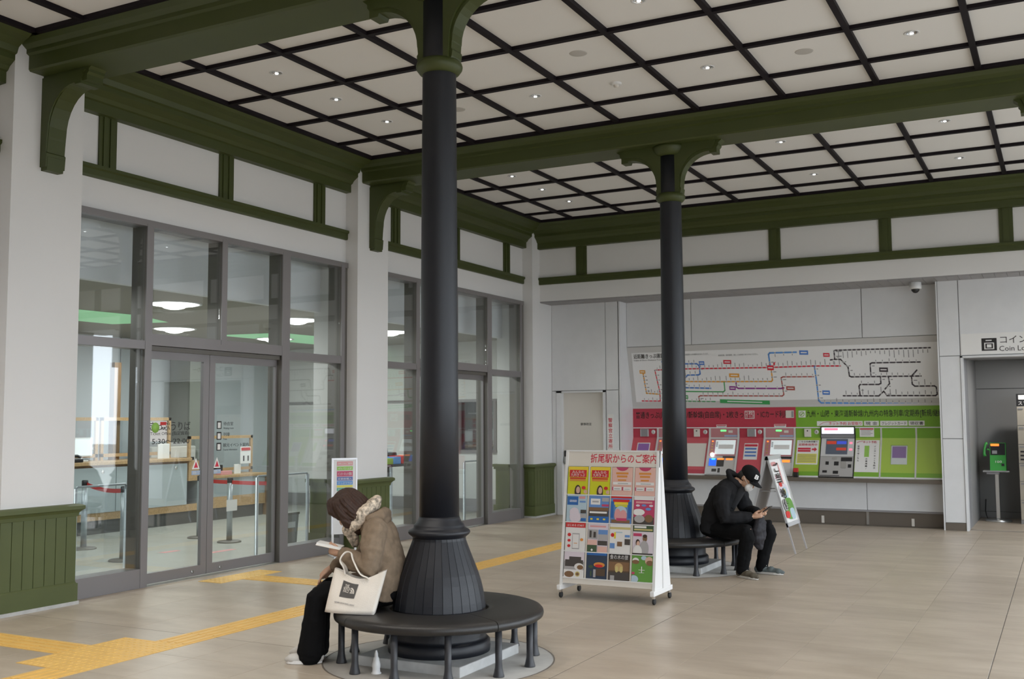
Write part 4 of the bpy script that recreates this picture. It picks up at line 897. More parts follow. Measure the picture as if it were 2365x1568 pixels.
brochure(1, 2, 'l', [('r', 0.1, 0.86, 0.9, 0.92, 'p'), ('r', 0.02, 0.45, 0.5, 0.78, 'e'), ('r', 0.53, 0.55, 1, 0.78, 'b'), ('r', 0.53, 0.42, 1, 0.62, 'e'), ('r', 0, 0.22, 0.48, 0.42, 'P'), ('r', 0.52, 0.24, 1, 0.40, 'd'), ('r', 0, 0, 0.48, 0.24, 'G'), ('r', 0.52, 0, 1, 0.2, 'P'), ('e', 0.24, 0.07, 0.05, 0.04, 'w'), ('r', 0.1, 0.5, 0.2, 0.74, 'd'), ('r', 0.3, 0.5, 0.42, 0.7, 'd')], 'pale pink photo collage brochure, third row, second from the left')
brochure(2, 2, 'w', [('r', 0, 0.82, 1, 0.9, 'q'), ('e', 0.14, 0.62, 0.09, 0.07, 'R'), ('r', 0.22, 0.5, 0.3, 0.72, 'y'), ('r', 0.03, 0.16, 0.26, 0.34, 'b'), ('r', 0.38, 0.24, 0.62, 0.40, 'n'), ('r', 0.74, 0.30, 1, 0.5, 'd'), ('r', 0.74, 0.56, 0.98, 0.64, 'b'), ('r', 0.3, 0.7, 0.62, 0.74, 's')], 'white map leaflet with scattered small pictures, third row, third from the left')
brochure(3, 2, 'l', [('r', 0, 0.78, 1, 1, 'G'), ('r', 0.06, 0.90, 0.65, 0.97, 'w'), ('r', 0.05, 0.82, 0.95, 0.87, 'q'), ('r', 0.03, 0.62, 0.44, 0.72, 'm'), ('e', 0.60, 0.55, 0.11, 0.12, 'n'), ('e', 0.60, 0.63, 0.11, 0.06, 'h'), ('e', 0.58, 0.2, 0.22, 0.28, 'e'), ('e', 0.26, 0.40, 0.10, 0.12, 'h'), ('e', 0.28, 0.36, 0.08, 0.10, 'c'), ('e', 0.26, 0.10, 0.22, 0.22, 'w'), ('r', 0, 0, 1, 0.05, 'd')], 'brochure with a couple in grey shirts, third row, rightmost')
brochure(0, 3, 'e', [('r', 0, 0.62, 1, 1, 'l'), ('r', 0.05, 0.42, 0.95, 0.68, 'd'), ('r', 0.25, 0.66, 0.85, 0.80, 'd'), ('e', 0.76, 0.42, 0.24, 0.14, 'w'), ('e', 0.82, 0.40, 0.16, 0.09, 'n'), ('r', 0, 0, 1, 0.3, 'w'), ('e', 0.28, 0.12, 0.24, 0.12, 'n'), ('e', 0.7, 0.14, 0.12, 0.1, 'q'), ('e', 0.7, 0.14, 0.08, 0.06, 'n')], 'grey food and castle brochure, bottom row, first from the left')
brochure(1, 3, 't', [('r', 0, 0.62, 1, 1, 'B'), ('r', 0, 0.55, 1, 0.9, 't'), ('e', 0.64, 0.54, 0.28, 0.10, 'o'), ('e', 0.62, 0.50, 0.2, 0.06, 'R'), ('e', 0.22, 0.46, 0.12, 0.06, 'G'), ('r', 0.36, 0.06, 0.48, 0.36, 'e'), ('r', 0.2, 0.1, 0.28, 0.3, 'G'), ('r', 0.5, 0.12, 0.95, 0.4, 'N')], 'dark blue night brochure with orange glow, bottom row, second from the left')
brochure(2, 3, 'N', [('r', 0, 0.78, 1, 1, 'k'), ('r', 0, 0.36, 1, 0.70, 'n'), ('e', 0.5, 0.5, 0.2, 0.16, 'C'), ('e', 0.4, 0.42, 0.08, 0.12, 'q'), ('e', 0.62, 0.42, 0.08, 0.12, 'q'), ('r', 0, 0, 1, 0.3, 'd'), ('r', 0.1, 0.0, 0.3, 0.18, 'e')], 'dark brown brochure with white brush lettering, bottom row, third from the left', [('食の木の旅', 0.06, 0.81, 0.044, 0.88, 'w')])
brochure(3, 3, 'g', [('e', 0.18, 0.80, 0.16, 0.10, 'w'), ('e', 0.18, 0.74, 0.18, 0.08, 'n'), ('e', 0.58, 0.9, 0.14, 0.08, 's'), ('e', 0.84, 0.80, 0.20, 0.16, 'c'), ('e', 0.88, 0.72, 0.18, 0.10, 'n'), ('e', 0.12, 0.1, 0.22, 0.14, 's'), ('e', 0.08, 0.32, 0.08, 0.05, 'm'), ('r', 0.34, 0.44, 0.64, 0.46, 'w'), ('r', 0.47, 0.34, 0.51, 0.58, 'w'), ('r', 0.36, 0.34, 0.62, 0.355, 'w')], 'green brochure with plates of food around the edge, bottom row, rightmost')

# ================================================================ A-FRAME SIGNBOARD
af = empty('a_frame_sign', (-3.25, 13.14, 0)); tag(af, 'leaning aluminium A-frame signboard with a tall narrow poster right of the seated person in black', 'signboard')
def afp(y, z, off=0.0, s=1):     # point on the leaf; s=1 the poster leaf (facing +x), s=-1 the other
    k = 0.28; x = -3.25+s*(1.16-z)*k; n = Vector((s*0.963, 0, 0.27))
    return Vector((x, y, z))+n*off
AY0, AY1 = 12.82, 13.47
def afslab(par, y0, y1, z0, z1, m, nm, off, t, s=1):
    q = [afp(y0, z0, off, s), afp(y1, z0, off, s), afp(y1, z1, off, s), afp(y0, z1, off, s)]; r = [afp(y0, z0, off-t, s), afp(y1, z0, off-t, s), afp(y1, z1, off-t, s), afp(y0, z1, off-t, s)]
    return MB().add(q+r, [(0,1,2,3), (7,6,5,4), (0,4,5,1), (1,5,6,2), (2,6,7,3), (3,7,4,0)], m).build(nm, par, recalc=True)
mat('frame_alu', (0.66, 0.66, 0.68), 0.3, metal=0.4)
for s in (1, -1):
    lf = afslab(af, AY0+0.02, AY1-0.02, 0.33, 1.14, 'soffit_grey' if s < 0 else 'paper', 'leaf_panel', 0.0, 0.008, s)
    for y0, y1, z0, z1 in ((AY0, AY0+0.045, 0.315, 1.16), (AY1-0.045, AY1, 0.315, 1.16), (AY0, AY1, 0.315, 0.36), (AY0, AY1, 1.115, 1.16)): afslab(lf, y0, y1, z0, z1, 'frame_alu', 'snap_frame', 0.012, 0.022, s)
    for y in (AY0+0.012, AY1-0.03): afslab(af, y, y+0.018, 0.0, 0.33, 'frame_alu', 'leg', 0.004, 0.018, s)
for y in (AY0+0.05, AY1-0.05): MB().tube([afp(y, 0.74, -0.01, 1), afp(y, 0.74, -0.01, -1)], 0.006, 'steel', 6).build('stay_bar', af)
MB().box((-3.27, AY0, 1.14), (-3.23, AY1, 1.168), 'frame_alu').build('hinge', af)
art = [(0.08, 0.90, 0.55, 0.97, 'p'), (0.62, 0.45, 0.72, 0.95, 'p'), (0.55, 0.52, 0.60, 0.62, 'p'), (0.1, 0.70, 0.55, 0.715, 'm'), (0.12, 0.73, 0.55, 0.745, 'm'), (0.12, 0.40, 0.9, 0.60, 'l'), (0.25, 0.56, 0.5, 0.64, 'R'), (0.40, 0.36, 0.78, 0.55, 's'), (0.15, 0.03, 0.95, 0.37, 'g'), (0.5, 0.02, 0.9, 0.20, 's'), (0.05, 0.06, 0.42, 0.17, 'R'), (0.08, 0.18, 0.40, 0.36, 'e'), (0.45, 0.44, 0.62, 0.52, 'q')]
po = empty('poster', afp(13.14, 0.36)); po.parent = af; po.location = Vector(afp(13.14, 0.36))-ORG[af.name]
m = MB()
for k, (u0, v0, u1, v1, c) in enumerate(art):
    f = lambda u, v: afp(AY0+0.05+(AY1-AY0-0.1)*u, 0.365+(1.11-0.365)*v, 0.003+0.0007*k)
    cu_, cv, ru, rv = (u0+u1)/2, (v0+v1)/2, (u1-u0)/2, (v1-v0)/2
    pts = [(cu_+ru*math.copysign(abs(math.cos(2*PI*i/16))**0.6, math.cos(2*PI*i/16)), cv+rv*math.copysign(abs(math.sin(2*PI*i/16))**0.6, math.sin(2*PI*i/16))) for i in range(16)]
    m.add([f(*p) for p in pts], [tuple(range(16))], ink(c))
po2 = m.build('poster_art', po); po2['kind'] = 'stuff'
for k, ch in enumerate('ご当地便'): text(ch, 0.13, afp(AY0+0.24, 0.965-0.125*(k if k < 2 else k+0.5), 0.013), (0, 1, 0), (-0.27, 0, 0.963), 'black_print', po, align='CENTER', bold=0.02, width=0.24)

# ================================================================ STANDING SIGN BY THE GLASS
sx, sy = -7.72, 10.30
ss = empty('standing_sign', (sx, sy, 0)); tag(ss, 'slim white standing sign with coloured label bands beside the entrance pilaster', 'sign')
R0 = Matrix.Translation((sx, sy, 0)) @ Matrix.Rotation(math.radians(52), 4, 'Z')
def sbox(a, b, m, nm, par=ss):
    k = MB(); k.M = R0; k.box(a, b, m); return k.build(nm, par)
W_ = 0.145
sbox((-W_, -0.012, 0.27), (W_, 0.012, 1.16), 'white_plastic', 'board')
sbox((-W_-0.012, -0.016, 0.27), (-W_+0.006, 0.016, 1.175), 'frame_alu', 'edge_rail'); sbox((W_-0.006, -0.016, 0.27), (W_+0.012, 0.016, 1.175), 'frame_alu', 'edge_rail'); sbox((-W_, -0.016, 1.155), (W_, 0.016, 1.175), 'frame_alu', 'edge_rail')
for x in (-W_+0.005, W_-0.005): sbox((x-0.012, -0.012, 0.02), (x+0.012, 0.012, 0.27), 'white_plastic', 'leg')
for x in (-W_+0.005, W_-0.005): sbox((x-0.02, -0.16, 0.0), (x+0.02, 0.16, 0.02), 'frame_alu', 'foot')
mat('band_blue', (0.10, 0.14, 0.42), 0.4); mat('band_sky', (0.10, 0.30, 0.66), 0.4); mat('band_teal', (0.08, 0.38, 0.28), 0.4)
bands = [(1.085, 1.135, 'ink_p', '改札口のご案内'), (1.03, 1.075, 'lime_print', 'のりば'), (0.955, 1.02, 'ink_m', 'インターネット受取'), (0.905, 0.95, 'band_blue', '定期券購入'), (0.855, 0.90, 'band_sky', 'きっぷうりば'), (0.825, 0.85, 'yellow_print', ''), (0.785, 0.82, 'band_teal', 'みどりの窓口')]
for z0, z1, mm, t in bands:
    bd = sbox((-0.095, -0.0145, z0), (0.1, -0.012, z1), mm, 'label_band')
    if t:
        p = R0 @ Vector((-0.085, -0.0145, z0+(z1-z0)*0.25)); r = R0.to_3x3() @ Vector((1, 0, 0)); text(t, (z1-z0)*0.6, p, r, (0, 0, 1), 'paper', bd, width=0.17)

# ================================================================ LOCKER ALCOVE
ph_ = empty('phone_stand', (-0.99, 18.25, 0)); tag(ph_, 'dark pedestal stand with a round foot carrying the green telephone', 'stand')
MB().lathe([(0.195, 0), (0.195, 0.02), (0.18, 0.035), (0.05, 0.042), (0.028, 0.05)], (-0.99, 18.25, 0), 'steel', 28).build('foot', ph_)
MB().box((-1.015, 18.23, 0.045), (-0.965, 18.27, 0.77), 'steel').build('pole', ph_)
MB().bbox((-1.18, 18.06, 0.775), (-0.80, 18.42, 0.80), 'alcove_grey', 0.006).bbox((-1.13, 18.10, 0.74), (-0.95, 18.2, 0.775), 'soffit_grey', 0.004).build('shelf', ph_)
mat('phone_green', (0.05, 0.33, 0.06), 0.4)
tp = empty('public_telephone', (-0.96, 18.22, 0.80)); tag(tp, 'bright green public telephone on the alcove stand', 'telephone')
MB().add([(-1.075, 18.10, 0.80), (-0.845, 18.10, 0.80), (-0.845, 18.36, 0.80), (-1.075, 18.36, 0.80), (-1.075, 18.17, 1.03), (-0.845, 18.17, 1.03), (-1.075, 18.22, 1.23), (-0.845, 18.22, 1.23), (-1.075, 18.36, 1.23), (-0.845, 18.36, 1.23)],
         [(0,3,2,1), (0,1,5,4), (4,5,7,6), (6,7,9,8), (2,3,8,9), (0,4,6,8,3), (1,2,9,7,5)], 'phone_green').build('body', tp)
MB().add([(-1.065, 18.168, 1.04), (-0.855, 18.168, 1.04), (-0.855, 18.216, 1.222), (-1.065, 18.216, 1.222)], [(0,1,2,3)], 'black_plastic').build('face_plate', tp)
MB().box((-1.06, 18.195, 1.18), (-0.94, 18.205, 1.215), 'lamp_orange').build('display', tp)
mat('phone_grey', (0.3, 0.3, 0.3), 0.5)
MB().box((-1.04, 18.165, 1.06), (-0.97, 18.175, 1.11), 'phone_grey').build('keypad', tp); MB().box((-0.91, 18.115, 0.87), (-0.87, 18.13, 0.91), 'black_plastic').build('coin_return', tp)
text('100', 0.05, (-1.01, 18.125, 0.92), (1, 0, 0), (0, 0, 1), 'paper', tp, width=0.09)
MB().tube([(-1.145, 18.17, 1.02), (-1.155, 18.165, 1.06), (-1.15, 18.17, 1.14), (-1.13, 18.18, 1.21), (-1.11, 18.19, 1.225)], [0.026, 0.02, 0.017, 0.02, 0.026], 'phone_green', 10).build('handset', tp)
MB().tube([(-1.085, 18.2, 1.12), (-1.115, 18.18, 1.13)], 0.012, 'phone_green', 8).build('hook', tp)
cb = MB().tube([(-1.2, 18.85, 0.3), (-1.21, 18.8, 0.12), (-1.19, 18.7, 0.05), (-1.16, 18.5, 0.015), (-1.12, 18.35, 0.03)], 0.008, 'black_plastic', 6).build('phone_cable', base=(-1.19, 18.7, 0)); tag(cb, 'black cable looping from the alcove wall to the phone stand foot', 'cable')
lk = empty('coin_lockers', (0.0, 18.2, 0)); tag(lk, 'beige bank of coin lockers at the right edge of the alcove', 'lockers')
MB().box((-0.66, 17.96, 0), (0.75, 18.5, 1.80), 'alcove_grey').build('cabinet', lk)
mat('locker_cream', (0.42, 0.38, 0.31), 0.4)
zz = [0.06, 0.36, 0.646, 0.924, 1.211, 1.5, 1.797]
for c in range(4):
    for z0, z1 in zip(zz[:-1], zz[1:]):
        dr = MB().bbox((-0.66+0.35*c+0.004, 17.94, z0+0.005), (-0.66+0.35*(c+1)-0.004, 17.962, z1-0.005), 'locker_cream', 0.003).build('locker_door', lk)
        MB().box((-0.64+0.35*c, 17.934, z1-0.045), (-0.57+0.35*c, 17.94, z1-0.025), 'grey_print').build('number_plate', dr)
for k in range(3): MB().box((-0.63, 17.93, 1.09-0.06*k), (-0.40, 17.938, 1.115-0.06*k), 'black_print').build('rate_label', lk)
lh = MB().box((-0.66, 17.95, 1.80), (0.75, 18.3, 1.99), 'black_plastic').build('locker_header', lk)
MB().box((-0.63, 17.944, 1.90), (-0.35, 17.95, 1.97), 'paper').build('header_plate', lh); text('スマート', 0.07, (-0.64, 17.95, 1.82), (1, 0, 0), (0, 0, 1), 'paper', lh)
# ================================================================ CEILING FITTINGS
cell = 0.928
def cname(i): return ['first', 'second', 'third', 'fourth', 'fifth', 'sixth', 'seventh', 'eighth', 'ninth'][i]
emat('downlight_glow', (0.95, 0.98, 1.0), 14)
def downlight(x, y, label, power=42):
    o = empty('downlight', (x, y, ZC)); tag(o, label, 'ceiling light', 'recessed ceiling downlights')
    MB().lathe([(0.062, 0.004), (0.066, -0.004), (0.058, -0.006), (0.048, 0.0), (0.045, 0.0)], (x, y, ZC), 'white_plastic', 24, cap=False).build('trim_ring', o, recalc=True)
    MB().lathe([(0.046, -0.001), (0.046, 0.002), (0.0, 0.002)], (x, y, ZC-0.004), 'chrome', 24, cap=False).build('reflector', o)
    MB().lathe([(0.0, -0.004), (0.016, -0.003), (0.017, 0.0), (0.0, 0.0)], (x, y, ZC-0.006), 'downlight_glow', 14, cap=False).build('bulb', o)
    l = bpy.data.lights.new('lamp', 'SPOT'); l.energy = power; l.color = (1.0, 0.94, 0.87); l.spot_size = math.radians(110); l.spot_blend = 0.7; l.shadow_soft_size = 0.05
    s = bpy.data.objects.new('lamp', l); COL.objects.link(s); s.parent = o; s.location = (0, 0, -0.03)
spots = [(-6.615, 7.70, 1, 0), (-6.615, 8.64, 1, 1), (-6.615, 9.57, 1, 2), (-4.74, 9.55, 1, 2), (-2.895, 9.55, 1, 2), (-1.05, 9.54, 1, 2), (-2.9, 7.73, 1, 0), (-1.05, 7.7, 1, 0), (-4.74, 7.72, 1, 0),
         (-6.61, 12.58, 2, 0), (-6.61, 13.52, 2, 1), (-6.61, 14.46, 2, 2), (-2.92, 12.59, 2, 0), (-2.92, 14.50, 2, 2), (-1.07, 12.60, 2, 0), (-1.07, 14.50, 2, 2),
         (-6.6, 3.8, 0, 1), (-4.74, 3.8, 0, 1), (-2.9, 3.8, 0, 1), (-2.9, 2.85, 0, 0), (-1.05, 2.85, 0, 0), (-4.74, 2.85, 0, 0), (1.0, 3.8, 0, 1), (-6.6, 2.85, 0, 0), (0.8, 8.6, 1, 1), (2.7, 8.6, 1, 1), (0.8, 13.5, 2, 1), (2.7, 13.5, 2, 1)]  # nearest-bay lamps out of view: some added, all boosted to brighten camera-facing sides
for x, y, b, r in spots:
    ci = round((x+7.56)/cell)
    bn = ['bay nearest the camera, unseen fill', 'bay between the beams', 'bay before the ticket wall'][b]
    downlight(x, y, power=42 if b else 120, label='bright downlight in the %s, %s panel from left wall, %s row' % (bn, ['first', 'second', 'third', 'fourth', 'fifth', 'sixth', 'seventh', 'eighth', 'ninth', 'tenth', 'eleventh', 'twelfth', 'thirteenth'][ci], ['nearest', 'middle', 'farthest'][r]))
mat('speaker_grille', (0.50, 0.48, 0.45), 0.6)
for x, y, lb in ((-3.83, 8.61, 'round flush ceiling speaker left of the detector panel'), (-1.985, 9.56, 'round grey ceiling speaker on the right of the nearer bay'), (-5.69, 9.57, 'round ceiling speaker partly behind the near column')):
    o = MB().lathe([(0.0, -0.004), (0.07, -0.004), (0.082, -0.002), (0.084, 0.001)], (x, y, ZC), 'speaker_grille', 28, cap=False).build('ceiling_speaker', base=(x, y, ZC)); tag(o, lb, 'speaker', 'ceiling speakers')
sd = empty('smoke_detector', (-3.845, 9.57, ZC)); tag(sd, 'small white smoke detector on a ceiling panel of the nearer bay', 'smoke detector')
MB().lathe([(0.055, 0.001), (0.055, -0.012), (0.04, -0.02), (0.0, -0.02)], (-3.845, 9.57, ZC), 'white_plastic', 20, cap=False).build('base', sd); MB().lathe([(0.026, -0.018), (0.024, -0.04), (0.0, -0.044)], (-3.845, 9.57, ZC), 'off_white', 16, cap=False).build('sensor_head', sd)

al = empty('alcove_lamp', (-0.3, 17.7, 2.56)); tag(al, 'small round lamp in the ceiling of the locker alcove', 'ceiling light')
MB().lathe([(0.09, 0.0), (0.09, -0.012), (0.07, -0.016), (0.0, -0.016)], (-0.3, 17.7, 2.56), 'downlight_glow', 20, cap=False).build('diffuser', al, recalc=True)
a_ = area('lamp', (0, 0, 0), (0, 0, 0), 0.15, 0.15, 22, (1.0, 0.97, 0.93), 'DISK'); a_.parent = al; a_.location = (0, 0, -0.03)
# ================================================================ TICKET OFFICE BEHIND THE GLASS
mat('office_wall', (0.50, 0.535, 0.555), 0.5); mat('office_wall_white', (0.72, 0.72, 0.70), 0.5); mat('office_ceiling', (0.34, 0.32, 0.28), 0.7); mat('green_cove_glow', (0.40, 0.80, 0.45), 0.5, emit=(0.30, 0.62, 0.36), estr=0.55)
mat('bulkhead_white', (0.82, 0.83, 0.84), 0.6); mat('counter_grey', (0.40, 0.45, 0.46), 0.25); mat('kick_stone', (0.085, 0.085, 0.08), 0.4, var=0.15, vscale=4)
emat('lamp_glow', (1.0, 0.99, 0.95), 6.0)
ow = empty('wall_office', (-11, 10, 0)); struct(ow, 'grey office walls behind the glazing')
MB().box((-14.6, 3.9, 0), (-14.0, 17, 3.6), 'office_wall').build('office_back_wall', ow)
MB().box((-14.6, 3.7, 0), (-8.3, 3.9, 3.6), 'office_wall').build('office_side_wall', ow)
for y in (8.2, 10.4, 12.46, 14.6): MB().box((-14.0, y-0.006, 0.1), (-13.995, y+0.006, 3.05), 'grey_print').build('wall_seam', ow)
mat('column_olive', (0.22, 0.23, 0.20), 0.5)
MB().box((-13.98, 13.55, 0), (-13.5, 14.0, 3.05), 'column_olive').build('office_column', ow)
ew = MB().box((-14.0, 16.32, 0), (-9.74, 16.5, 3.05), 'office_wall_white').box((-8.93, 16.32, 0), (-8.3, 16.5, 3.05), 'office_wall_white').box((-9.74, 16.32, 0), (-8.93, 16.5, 1.08), 'office_wall_white').box((-9.74, 16.32, 2.0), (-8.93, 16.5, 3.05), 'office_wall_white').build('office_end_wall', ow)
MB().box((-14.0, 16.305, 0.0), (-8.3, 16.32, 0.24), 'soffit_grey').build('end_skirting', ow)
MB().box((-14.0, 16.30, 1.96), (-8.3, 16.32, 2.01), 'soffit_grey').build('picture_rail', ow)
wn4 = empty('window_4', (-9.33, 16.32, 1.08)); struct(wn4, 'small office window in the end wall')
MB().box((-9.78, 16.28, 1.05), (-8.89, 16.34, 1.10), 'alu').box((-9.76, 16.29, 1.10), (-9.71, 16.34, 2.0), 'alu').box((-8.96, 16.29, 1.10), (-8.91, 16.34, 2.0), 'alu').build('window_frame', wn4)
MB().box((-9.71, 16.42, 1.10), (-8.96, 16.43, 2.0), 'glass').build('pane', wn4)
bs = empty('wire_shelf', (-9.35, 16.8, 1.0)); tag(bs, 'grey shelving seen through the small office window', 'shelf')
MB().box((-9.75, 17.0, 0.9), (-8.9, 17.02, 2.2), 'alu_dark').build('back', bs)
for z in (1.15, 1.45, 1.75): MB().box((-9.72, 16.7, z), (-8.93, 17.0, z+0.02), 'steel').build('board', bs)
for x in (-9.5, -9.2): MB().box((x, 16.7, 0.9), (x+0.025, 17.0, 2.1), 'steel').build('upright', bs)
for a, b, z, mm in ((-9.45, -9.25, 1.47, 'black_plastic'), (-9.15, -9.0, 1.17, 'black_plastic'), (-9.18, -8.98, 1.47, 'pale_blue_print')):
    bx_ = MB().bbox((a, 16.72, z), (b, 16.95, z+0.2), mm).build('file_box', base=((a+b)/2, 16.8, z)); tag(bx_, 'file box on the wire shelf, %s' % {(-9.45): 'black, middle board', (-9.15): 'black, lowest board', (-9.18): 'pale blue, middle board'}[a], 'box')
oc = empty('ceiling_office', (-11, 10, 3.05)); struct(oc, 'low beige office ceiling with round lamps')
MB().box((-14.0, 3.9, 3.05), (-8.581, 17.2, 3.10), 'office_ceiling').build('ceiling_board', oc)
MB().box((-8.58, 3.9, 3.03), (-8.50, 16.4, 3.75), 'bulkhead_white').build('bulkhead', oc)
MB().box((-8.60, 3.9, 3.66), (-8.34, 16.4, 3.75), 'white_wall').build('bulkhead_top', oc)
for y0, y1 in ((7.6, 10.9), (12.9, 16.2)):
    MB().add([(-12.3, y0, 3.046), (-11.1, y0+0.2, 3.046), (-10.9, y1-0.9, 3.046), (-11.3, y1, 3.046), (-12.2, y1-0.2, 3.046)], [(0, 4, 3, 2, 1)], 'green_cove_glow').build('green_cove_glow', oc)  # flat green patches; their emission stands in for cove lighting
k_ = 0
for x, ys in ((-9.5, (6.95, 9.25, 11.55, 13.85)), (-12.0, (7.2, 11.7, 14.0))):
    for y in ys:
        if (x, y) == (-12.0, 7.2): pass
        lp = empty('office_lamp', (x, y, 3.05)); tag(lp, 'round glowing office ceiling lamp, %s row, %s from the near end' % ('glass side' if x > -10 else 'counter side', ['first', 'second', 'third', 'fourth'][ys.index(y)]), 'ceiling light', 'office ceiling lamps')
        MB().lathe([(0.30, 0.0), (0.26, -0.02), (0.15, -0.035), (0.12, -0.055), (0.06, -0.07), (0.0, -0.072)], (x, y, 3.05), 'lamp_glow', 32, cap=False).build('diffuser', lp, recalc=True)
        MB().lathe([(0.33, 0.001), (0.33, -0.012), (0.30, -0.012), (0.30, 0.001)], (x, y, 3.05), 'white_plastic', 32, cap=False).build('rim', lp, recalc=True)
        a_ = area('lamp', (x, y, 2.96), (0, 0, 0), 0.5, 0.5, 42, (0.96, 1.0, 0.97), 'DISK'); a_.parent = lp; a_.location = (0, 0, -0.09)
MB().box((-8.3, 16.5, 0), (-8.1, 17.2, 3.7), 'office_wall').build('office_corner', ow)
# inside faces of the pilasters with their own wainscot
for y0, y1 in ((5.82, 6.55), (10.80, 11.48), (15.77, 16.3)):
    ip = MB().box((-8.60, y0, 0), (-8.36, y1, 3.65), 'office_wall_white').build('inner_pilaster', ow)
    MB().box((-8.625, y0-0.02, 0.03), (-8.36, y1+0.02, 0.84), 'green_lit').build('wainscot', ip)
    MB().box((-8.67, y0-0.065, 0.84), (-8.36, y1+0.065, 0.885), 'green_lit').box((-8.65, y0-0.045, 0.80), (-8.36, y1+0.045, 0.84), 'green_lit').build('wainscot_cap', ip)
    MB().box((-8.655, y0-0.045, 0.0), (-8.36, y1+0.045, 0.2), 'green_lit').build('base_block', ip)
# service counter
sc = empty('service_counter', (-12.8, 11.2, 0)); tag(sc, 'long grey fronted office counter with pale wooden top seen through the sliding doors', 'counter')
MB().bbox((-13.2, 8.4, 1.0), (-12.47, 12.60, 1.05), 'wood', 0.006).build('counter_top', sc)
for a, b in ((8.4, 9.6), (9.6, 11.1), (11.1, 12.53)):
    gp_ = MB().bbox((-12.54, a+0.006, 0.31), (-12.50, b-0.006, 0.965), 'counter_grey', 0.003).build('front_panel', sc)
    for t in (a+0.25, b-0.25):
        kn = MB().lathe([(0.0, 0), (0.028, 0), (0.026, 0.008), (0.0, 0.01)], (0, 0, 0), 'chrome', 14, cap=False); kn.v = [Vector((-12.5+v.z, t+v.x, 0.90+v.y)) for v in kn.v]; kn.build('stud', gp_, recalc=True)
MB().box((-13.15, 8.4, 0.2), (-12.54, 12.56, 1.0), 'wood_dark').build('carcass', sc)
MB().box((-12.545, 8.4, 0.2), (-12.52, 12.8, 0.31), 'wood').build('wood_band', sc)
MB().box((-13.1, 8.4, 0.0), (-12.56, 14.4, 0.2), 'kick_stone').build('kick', sc)
MB().box((-13.15, 12.56, 0.68), (-12.5, 12.80, 1.0), 'wood').build('step_panel', sc)
MB().bbox((-13.2, 12.80, 0.69), (-12.47, 14.45, 0.735), 'wood', 0.006).build('low_top', sc)
MB().box((-13.15, 12.80, 0.2), (-12.54, 14.42, 0.69), 'counter_grey').build('low_front', sc)
MB().box((-12.545, 12.80, 0.2), (-12.53, 14.42, 0.38), 'wood').build('wood_band', sc)
MB().box((-13.2, 14.42, 0.0), (-12.48, 14.47, 0.70), 'wood_dark').build('end_panel', sc)
def screen_frame(y0, y1, z0, z1, label):
    o = empty('wood_screen', (-12.92, (y0+y1)/2, z0)); tag(o, label, 'screen', 'wooden framed counter screens')
    for a, b, c, d in ((y0, y0+0.05, z0, z1), (y1-0.05, y1, z0, z1), (y0, y1, z1-0.05, z1), (y0, y1, z0+0.05, z0+0.10)): MB().box((-12.94, a, c), (-12.90, b, d), 'wood').build('rail', o)
    MB().box((-12.925, y0+0.05, z0+0.1), (-12.92, y1-0.05, z1-0.05), 'glass').build('pane', o)
screen_frame(11.15, 12.55, 1.05, 1.70, 'pale wooden framed clear screen on the high counter')
screen_frame(8.6, 11.1, 1.05, 1.70, 'long wooden framed clear screen at the near end of the high counter')
screen_frame(12.95, 14.5, 0.735, 1.39, 'pale wooden framed clear screen on the low counter end')
wp = MB().box((-13.05, 11.42, 1.05), (-12.95, 11.55, 2.55), 'wood_dark').build('wood_post', base=(-13, 11.48, 0)); tag(wp, 'brown wooden post rising from the office counter', 'post')
def prop(name, a, b, m, label, cat, w=0.006): return tag(MB().bbox(a, b, m, w).build(name, base=((a[0]+b[0])/2, (a[1]+b[1])/2, min(a[2], b[2]))), label, cat)
cn_ = prop('counter_notice', (-12.62, 12.0, 1.05), (-12.60, 12.24, 1.285), 'paper', 'white notice card standing on the high counter', 'notice')
s1 = prop('distance_poster', (-12.62, 13.87, 0.905), (-12.61, 14.13, 1.195), 'paper', 'white poster with red heading on the low counter screen', 'poster'); MB().box((-12.61, 13.89, 1.13), (-12.605, 14.11, 1.18), 'red_belt').build('heading', s1)
for y in (13.95, 14.06): MB().box((-12.61, y-0.015, 0.95), (-12.606, y+0.015, 1.04), 'black_print').build('figure_mark', s1)
prop('small_card', (-12.66, 13.76, 0.735), (-12.64, 13.92, 0.90), 'paper', 'small white card leaning on the low counter', 'card')
pt_ = empty('ticket_printer', (-13.55, 13.0, 0)); tag(pt_, 'beige office printer behind the counter step', 'printer')
MB().box((-13.8, 12.55, 0), (-13.3, 13.45, 0.95), 'soffit_grey').build('cabinet', pt_); MB().bbox((-13.8, 12.5, 0.95), (-13.28, 13.5, 1.22), 'off_white', 0.02).build('body', pt_); MB().bbox((-13.75, 12.75, 1.22), (-13.35, 13.4, 1.28), 'machine_grey', 0.015).build('lid', pt_); MB().box((-13.285, 12.55, 0.98), (-13.27, 13.45, 1.03), 'black_plastic').build('tray_slot', pt_)
for y, lb in ((9.6, 'white computer monitor at the near end of the counter'), (10.75, 'white computer monitor beside the long wooden screen')):
    mo = empty('monitor', (-12.85, y, 1.05)); tag(mo, lb, 'monitor', 'counter monitors')
    MB().bbox((-12.87, y-0.2, 1.12), (-12.84, y+0.2, 1.40), 'white_plastic', 0.008).build('panel', mo); MB().box((-12.84, y-0.18, 1.14), (-12.836, y+0.18, 1.38), 'screen_white').build('screen', mo); MB().bbox((-12.9, y-0.08, 1.05), (-12.78, y+0.08, 1.07), 'white_plastic').box((-12.865, y-0.02, 1.07), (-12.85, y+0.02, 1.14), 'white_plastic').build('stand', mo)
ph2 = empty('desk_phone', (-12.62, 10.42, 1.05)); tag(ph2, 'black desk telephone on the office counter', 'telephone')
